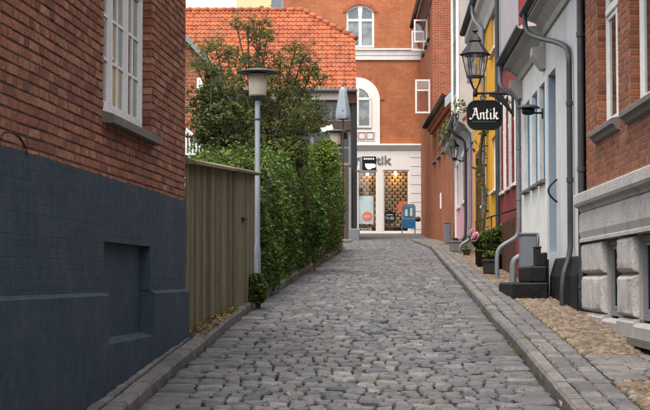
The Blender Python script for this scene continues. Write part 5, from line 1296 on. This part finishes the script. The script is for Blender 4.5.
# ------------------------------------------------------------------ foliage
def leaves(name, C, size, mat, parent, up=.4, droop=.3, aspect=.55, nrm=None, **t):
    C = np.asarray(C, dtype=float); n = len(C); s = size * rng.uniform(.6, 1.25, n)
    d = rng.normal(0, 1, (n, 3)); d[:, 2] = d[:, 2] * .5 - droop
    if nrm is not None: d += np.asarray(nrm) * .6
    d /= np.linalg.norm(d, axis=1)[:, None]
    a = rng.normal(0, 1, (n, 3)); a[:, 2] += up
    if nrm is not None: a += np.asarray(nrm) * 1.2
    side = np.cross(d, a); side /= np.linalg.norm(side, axis=1)[:, None] + 1e-9
    nn = np.cross(side, d)
    L_ = d * s[:, None]; W_ = side * (s * aspect * .5)[:, None]; U = nn * (s * .14)[:, None]
    V = np.stack([C - L_ * .5, C - L_ * .1 + W_ + U, C + L_ * .5 - U * .6, C - L_ * .1 - W_ + U], 1)
    Fq = np.array([(0, 1, 2), (0, 2, 3)])
    F_ = (Fq[None] + (np.arange(n) * 4)[:, None, None]).reshape(-1, 3)
    # keep the fold: the two halves share the midrib
    return np_mesh(name, V.reshape(-1, 3), F_, mat, parent, **t)
def blob(c, r, n, shell=.55):
    d = rng.normal(0, 1, (n, 3)); d /= np.linalg.norm(d, axis=1)[:, None]
    return np.asarray(c) + d * np.asarray(r) * (shell + (1 - shell) * rng.random((n, 1)) ** .5)
def tree_branches(parent, foot, tips, r0, mat, name='trunk', fork=.5, wob=.26):
    m = MB(); foot = Vector(foot)
    cen = sum((Vector(t) for t in tips), Vector()) / len(tips); fk = foot.lerp(cen, fork); fk.x = foot.x * .6 + fk.x * .4
    m.tube(smooth_path([foot, foot.lerp(fk, .5) + Vector((random.uniform(-wob, wob), random.uniform(-wob, wob), 0)), fk], 2), [r0] * 3 + [r0 * .85] * 3 + [r0 * .7] * (len(smooth_path([foot, foot, fk], 2)) - 6), 8)
    for t in tips:
        t = Vector(t); p1 = fk.lerp(t, .45) + Vector((random.uniform(-wob, wob), random.uniform(-wob, wob), random.uniform(-.05, .15)))
        path = smooth_path([fk - Vector((0, 0, .05)), p1, t], 2); k = len(path); m.tube(path, [r0 * .5 * (1 - .85 * i / (k - 1)) + .004 for i in range(k)], 6)
        for _ in range(4):
            a = path[random.randint(k // 3, k - 1)]; b = a + Vector((random.uniform(-.5, .5), random.uniform(-.4, .4), random.uniform(-.05, .4))) * .7
            m.tube([a, a.lerp(b, .5) + Vector((0, 0, .04)), b], [r0 * .16, r0 * .1, .003], 5)
    return m.build(name, mat, parent, True)

# clipped hedge along the kerb
HD0, HD1 = 20.9, 47.6
Hg = empty('hedge', (XL(34) - .6, 34, zg(34)), 0, 'long clipped green hedge growing behind the kerb beyond the fence', 'hedge')
ho = np.array(Hg.location); C = []; Nn = []
def htop(D): return float(np.interp(D, [20, 22, 26, 30, 36, 42, 47], [1.75, 1.85, 2.05, 2.25, 2.35, 2.45, 2.45]))
n = 46000; D_ = HD0 + (HD1 - HD0) * rng.random(n) ** 1.25
for D in D_:
    h = htop(D) * (1 + .05 * math.sin(D * 2.1) + .04 * math.sin(D * 5.3 + 1))
    xf = XL(D) - .14 + .08 * math.sin(D * 1.7) + .05 * math.sin(D * 4.1); dep = 1.0
    k = random.random()
    if k < .62:
        t = random.random() ** .8; bulge = .10 * math.sin(t * math.pi) + .06 * math.sin(t * 9 + D * 3)
        C.append((xf + bulge + abs(random.gauss(0, .05)) - random.random() ** 2 * .25, D, zg(D) + .04 + t * (h - .05))); Nn.append((1, -.3, .25))
    elif k < .9:
        C.append((xf - random.random() * dep, D, zg(D) + h + random.gauss(0, .05) + .05 * math.sin(D * 7) + max(0, random.gauss(-.05, .12)))); Nn.append((0, -.3, 1))
    else:
        De = HD0 + abs(random.gauss(0, .12)) if random.random() < .6 else HD1 - random.random() * .2; C.append((XL(De) - .05 - random.random() * dep, De, 0)); Nn.append((0, -1, .2))
C = np.array(C)
for i in range(len(C)):
    if Nn[i][1] == -1: C[i, 2] = zg(C[i, 1]) + random.random() * htop(C[i, 1])
leaves('foliage', C - ho, .08, M['leaf_hedge'], Hg, nrm=np.array(Nn), aspect=.65, kind='stuff')
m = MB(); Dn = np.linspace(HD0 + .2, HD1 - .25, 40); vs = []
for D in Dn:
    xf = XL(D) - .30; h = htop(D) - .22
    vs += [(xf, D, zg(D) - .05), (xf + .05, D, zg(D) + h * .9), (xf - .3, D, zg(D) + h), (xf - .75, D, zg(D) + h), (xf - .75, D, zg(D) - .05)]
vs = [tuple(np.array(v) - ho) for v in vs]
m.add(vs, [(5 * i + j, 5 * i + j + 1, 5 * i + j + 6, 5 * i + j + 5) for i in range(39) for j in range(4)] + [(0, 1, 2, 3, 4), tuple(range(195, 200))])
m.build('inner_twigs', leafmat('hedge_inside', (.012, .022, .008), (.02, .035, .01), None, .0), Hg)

def shrub(name, label, x_, y_, D, rpx, n, size, mat, asp=.6, cat='shrub', group=None, foot=True, stem=.02, ntips=5, extra=()):
    c = at(x_, y_, D); s = F / D; r = np.array([rpx[0] / s, rpx[0] / s * .9, rpx[1] / s]); fz = zg(D) - .02
    o = empty(name, (c.x, D, fz), 0, label, cat, group); base_ = np.array((c.x, D, fz))
    C = []
    for _ in range(7):
        d = rng.normal(0, 1, 3); d /= np.linalg.norm(d); C.append(blob(np.array(c) + d * r * .45, r * rng.uniform(.45, .7), n // 7, .6))
    C = np.concatenate(C) - base_; C[:, 2] = np.maximum(C[:, 2], .03)
    leaves('foliage', C, size, mat, o, aspect=asp)
    tips = [tuple(np.array(c) + rng.normal(0, .45, 3) * r - base_) for _ in range(ntips)]
    m = MB()
    for t in tips: t = (t[0], t[1], max(t[2], .1)); m.tube([(random.uniform(-.04, .04), random.uniform(-.04, .04), -.03), (t[0] * .4, t[1] * .4, t[2] * .6), t], [stem, stem * .7, stem * .3], 6)
    m.build('stem', M['bark'], o)
    return o, base_
shrub('shrub', 'low leafy shrub at the foot of the street lamp', 258, 288, 19.9, (13, 15), 1800, .075, M['leaf_hedge'], group='garden shrubs')
shrub('shrub', 'broad leaved bright green shrub bulging out of the hedge', 315, 222, 31.6, (15, 26), 620, .17, M['leaf_broad'], .62, group='garden shrubs', stem=.008, ntips=3)
shrub('shrub', 'yellow green shrub topping the hedge beside the post', 262, 168, 22.4, (14, 11), 1100, .075, M['leaf_lime'], .6, group='garden shrubs')
shrub('shrub', 'lime green bush showing over the fence top', 205, 163, 23., (22, 10), 1300, .075, M['leaf_lime'], .6, group='garden shrubs')
shrub('shrub', 'tall bright green bush behind the hedge below the flowers', 322, 158, 36.5, (22, 22), 2400, .095, M['leaf_lime'], .5, group='garden shrubs')
shrub('shrub', 'olive green bush behind the hedge under the tree', 288, 150, 29., (22, 24), 2600, .085, M['leaf_olive'], .5, group='garden shrubs')
# ivy-dark tree and the open tree before the tiled roof
def tree(name, label, foot, D, clusters, size, mat, r0, dj=.5, dens=1., droop=.5, asp=.42):
    f = at(foot[0], foot[1], D); f.z = zg(D) - .16; o = empty(name, f, 0, label, 'tree'); C = []; tips = []; tw_ = []
    for x_, y_, rp, k in clusters:
        DD = D + random.uniform(-dj, dj); c = at(x_, y_, DD); s = F / DD
        tips.append(tuple(c - f))
        for _ in range(max(3, int(k * dens / 9))):
            q_ = np.array(c) + rng.normal(0, .72, 3) * np.array([1, 1, .85]) * rp / s
            C.append(blob(q_, rng.uniform(.04, .11) * np.array([1, 1, .7]), int(rng.integers(5, 14)), .2))
            if random.random() < .35: tw_.append((tuple(np.array(c - f) * .6 + (q_ - np.array(f)) * .4), tuple(q_ - np.array(f))))
    C = np.concatenate(C) - np.array(f)
    leaves('crown', C, size, mat, o, droop=droop, aspect=asp)
    tree_branches(o, (0, 0, 0), tips, r0, M['bark'])
    m = MB()
    for a_, b_ in tw_: m.tube([a_, b_], [.006, .003], 4)
    m.build('twigs', M['bark'], o, kind='stuff')
    return o
tree('dark_tree', 'dense dark green ivy clad tree rising behind the fence', (222, 200), 26., [(205, 95, 9, 170), (212, 70, 7, 60), (206, 112, 12, 300), (215, 128, 14, 420), (228, 112, 13, 380), (218, 146, 15, 460), (236, 140, 13, 380), (242, 120, 10, 260), (243, 152, 12, 320), (206, 140, 9, 150), (230, 158, 13, 300), (222, 92, 10, 220)], .075, M['leaf_dark'], .08, dens=2.3, asp=.55)
tree('garden_tree', 'open branched olive green tree in front of the red tiled roof', (262, 220), 29.5,
     [(236, 24, 8, 60), (248, 27, 9, 80), (262, 26, 9, 90), (268, 36, 7, 60), (256, 38, 7, 60), (214, 43, 9, 80), (204, 50, 8, 60), (226, 52, 10, 110), (240, 58, 10, 120), (262, 52, 9, 90), (258, 68, 9, 110), (280, 62, 9, 100),
      (296, 48, 8, 80), (303, 58, 9, 100), (312, 70, 9, 90), (320, 80, 7, 60), (290, 80, 12, 210), (272, 84, 12, 200), (300, 92, 11, 170), (205, 62, 9, 80), (196, 66, 6, 40), (240, 82, 10, 130), (225, 76, 9, 120), (284, 104, 14, 300), (266, 108, 14, 290), (300, 114, 13, 240),
      (314, 108, 10, 130), (276, 126, 15, 330), (294, 132, 15, 320), (262, 132, 13, 270), (312, 126, 11, 150), (250, 104, 10, 150), (318, 120, 7, 60)], .056, M['leaf_olive'], .07, dens=4.6, dj=.8, asp=.42)
# hollyhocks with dark red and magenta blooms above the hedge
for i, (x_, y_, D, mt, lb) in enumerate(((300, 147, 29.6, 'petal_mag', 'magenta hollyhock bloom stalk beside the olive bush'), (322, 141, 36., 'petal_red', 'dark crimson hollyhock near the second street lamp'), (313, 161, 33., 'petal_red', 'crimson flower spike rising from the hedge top'))):
    lo_, hi_ = 22., 60.
    for _ in range(40):
        md = (lo_ + hi_) / 2
        if at(x_, y_, md).x > XL(md) - .75: lo_ = md
        else: hi_ = md
    D = lo_; c = at(x_, y_, D); fz = zg(D) - .02; o = empty('hollyhock', (c.x, D, fz), 0, lb, 'flower', 'hollyhocks in the hedge')
    MB().tube([(0, .0, 0), (.03, 0, (c.z - fz) * .5), (0, 0, c.z - fz + .1)], [.014, .01, .005], 6).build('stem', M['leaf_broad'], o)
    for k in range(4):
        p = Vector((random.uniform(-.06, .06), random.uniform(-.12, -.02), c.z - fz + random.uniform(-.12, .06))); m = MB()
        for j in range(5):
            a = j * 2 * math.pi / 5 + k; q = Vector((math.cos(a), -.35, math.sin(a))) * random.uniform(.034, .042); q2 = Vector((math.cos(a + .9), -.35, math.sin(a + .9))) * .04
            m.add([p, p + q, p + (q + q2) * .62, p + q2], [(0, 1, 2, 3)])
        m.build('bloom', M[mt], o)
# vine on the yellow house, plants on the pink eaves
pu = H4.u(488.5); vo = empty('climbing_vine', H4.w(pu, -.1, H4.zs(pu)), 0, 'climbing vine with a gnarled stem on the yellow house front', 'vine')
b_ = np.array(vo.location); C = []; pts = []
for t in np.linspace(0, 1, 14):
    q = H4.w(pu + .25 * math.sin(t * 7), -.12 - .05 * math.sin(t * 11), H4.zs(pu) + t * (H4.z(486, 118) - H4.zs(pu))); pts.append(tuple(np.array(q) - b_))
    if t > .1: C.append(blob(np.array(q) - b_, (.22, .5, .26), int(8 + 16 * t ** 2), .3))
MB().tube(pts, .04, 7).build('stem', M['bark'], vo, True); leaves('foliage', np.concatenate(C), .12, M['leaf_olive'], vo)
for xa, ya, Dp, lb in ((456, 127, 45.5, 'leafy plant hanging over the pink cottage gutter'), (470, 118, 42., 'green creeper spilling from the pink cottage eaves')):
    c = at(xa, ya, Dp); o = empty('gutter_plant', c, 0, lb, 'plant', 'plants on the pink cottage eaves')
    leaves('foliage', np.concatenate([blob((random.uniform(-.3, .3), random.uniform(-.8, .8), random.uniform(-.2, .3)), (.25, .4, .25), 60, .3) for _ in range(6)]), .13, M['leaf_olive'], o)
    m = MB(); m.tube([(-.1, -.8, 0), (0, 0, .05), (.1, .8, 0)], .015, 5).build('stem', M['bark'], o)
    if xa < 460:
        for k in range(3): p = (random.uniform(-.15, -.05), random.uniform(-.7, -.4), random.uniform(-.3, -.1)); MB().lathe([(.01, -.06), (.07, -.02), (.075, .03), (.02, .07)], p, 8).build('bloom', M['petal_red'], o)
# pots and planters on the pavement
def pot(label, x_, y_, D, r, h, mat, plant=None, square=False):
    X = at(x_, y_, D).x; z = zg(D) + KH - .005; o = empty('plant_pot' if not square else 'planter_box', (X, D, z), 0, label, 'plant pot' if not square else 'planter')
    if square:
        m = MB(); m.box(-r, r, -r * .8, r * .8, 0, h, .015); m.build('box', mat, o); MB().box(-r - .015, r + .015, -r * .8 - .015, r * .8 + .015, h - .05, h + .004, .01).build('rim', mat, o)
    else:
        MB().lathe([(r * .72, 0), (r, h * .9), (r * 1.06, h * .9), (r * 1.06, h), (r * .9, h), (r * .88, h - .04)], (0, 0, 0), 20).build('pot', mat, o, True)
    MB().lathe([(r * .7, h - .045), (r * .3, h - .03), (.001, h - .03)], (0, 0, 0), 14).build('earth', M['soil'], o)
    if plant:
        n, sp, hh_, sz, lm, blooms = plant
        C = np.concatenate([blob((random.uniform(-sp, sp) * .6, random.uniform(-sp, sp) * .5, h + hh_ * random.uniform(.3, .8)), (sp * .55, sp * .5, hh_ * .4), n // 6, .3) for _ in range(6)])
        leaves('foliage', C, sz, M[lm], o, aspect=.75)
        m = MB()
        for k in range(6): m.tube([(random.uniform(-r, r) * .4, random.uniform(-r, r) * .4, h - .05), (random.uniform(-sp, sp) * .6, random.uniform(-sp, sp) * .5, h + hh_ * .8)], .008, 5)
        m.build('stem', M['leaf_broad'], o)
        for k in range(blooms):
            p = (random.uniform(-sp, sp) * .9, -random.uniform(.3, 1.) * sp, h + hh_ * random.uniform(.7, 1.15))
            leaves('bloom', blob(p, (.07, .07, .06), 40, .7), .05, M['petal_pink'], o, aspect=.9)
    return o
pot('dark flower pot with pink geraniums in front of the yellow house', 483, 262, 31.8, .17, .34, M['terracotta'], (520, .26, .34, .09, 'leaf_broad', 5))
pot('black planter box beside the zinc drainpipe outlet', 490.5, 270, 28.4, .13, .26, M['black'], (160, .12, .14, .07, 'leaf_hedge', 0), True)
pot('green plant pot under the iron handrail', 496, 250, 30.6, .16, .3, M['black'], (600, .3, .5, .11, 'leaf_hedge', 0))
pot('weathered stone trough at the foot of the pink cottage', 456, 247, 42.6, .17, .3, M['stone_grey'], (60, .1, .08, .06, 'leaf_dark', 0), True)
pot('small stone pot by the drainpipe of the pink cottage', 466.5, 250, 39.6, .11, .16, M['stone_grey'], (60, .08, .08, .05, 'leaf_hedge', 0))
# worn door step by the near right house
q = at(631, 336, 14.75); zt_ = q.z; o = empty('door_step', (WRX(13.8), 13.8, zg(13.8) + KH - .03), -math.atan(.0292), 'worn rounded dark stone step at the foot of the rusticated basement', 'step')
h_ = zt_ - o.location.z; xo = q.x - WRX(14.75) - .07
def nose(x0, D0, D1, r):
    p = [(.0, D1)]
    for t in np.linspace(0, math.pi / 2, 7): p.append((x0 + r - r * math.sin(t), D1 - r + r * math.cos(t)))
    return p + [(x0, D0), (0, D0)]
MB().slab(nose(xo, -2., .95, .16), h_ - .07, h_).build('tread', M['stone_grey'], o); MB().slab(nose(xo + .06, -2., .88, .14), -.1, h_ - .07).build('riser', M['tar'], o)
# fallen leaves along the fence, moss and grass in the joints
C = []
for i in range(260):
    D = random.uniform(FD0 - .1, LEFT_END + .3); t = random.random() ** 1.6; C.append((WLX(D) + .02 + t * (XL(D) - WLX(D)) * .8, D, zg(D) + KH + .012 + random.random() * .05 * (1 - t)))
for i in range(60): D = random.uniform(10, 40); C.append((random.uniform(XL(D) + .05, XR(D)), D, zg(D) + .05))
leaves('fallen_leaves', C, .055, M['leaf_dry'], None, up=3., droop=0., label='dry yellow leaves fallen along the foot of the plank fence', cat='leaves', kind='stuff')
C = []
for i in range(7000):
    D = 9 + 26 * random.random() ** 1.6; e = random.random()
    if e < .45: x = XR(D) - abs(random.gauss(0, .03)); z = zg(D) + .0
    elif e < .62: x = XL(D) + abs(random.gauss(0, .03)); z = zg(D) + .0
    elif e < .8: x = SB(D) - random.choice((0.01, .175, .34)) + random.gauss(0, .012); z = zg(D) + KH
    else: x = random.uniform(XL(D), XR(D)); z = zg(D) + .0
    cl = math.sin(D * 3.1) + math.sin(D * 1.3 + 2)
    if cl > .5: C.append((x, D, z + random.random() * .025))
leaves('grass', C, .026, M['grass'], None, up=.3, droop=-.7, aspect=.22, label='small tufts of grass and moss in the paving joints', cat='grass', kind='stuff')
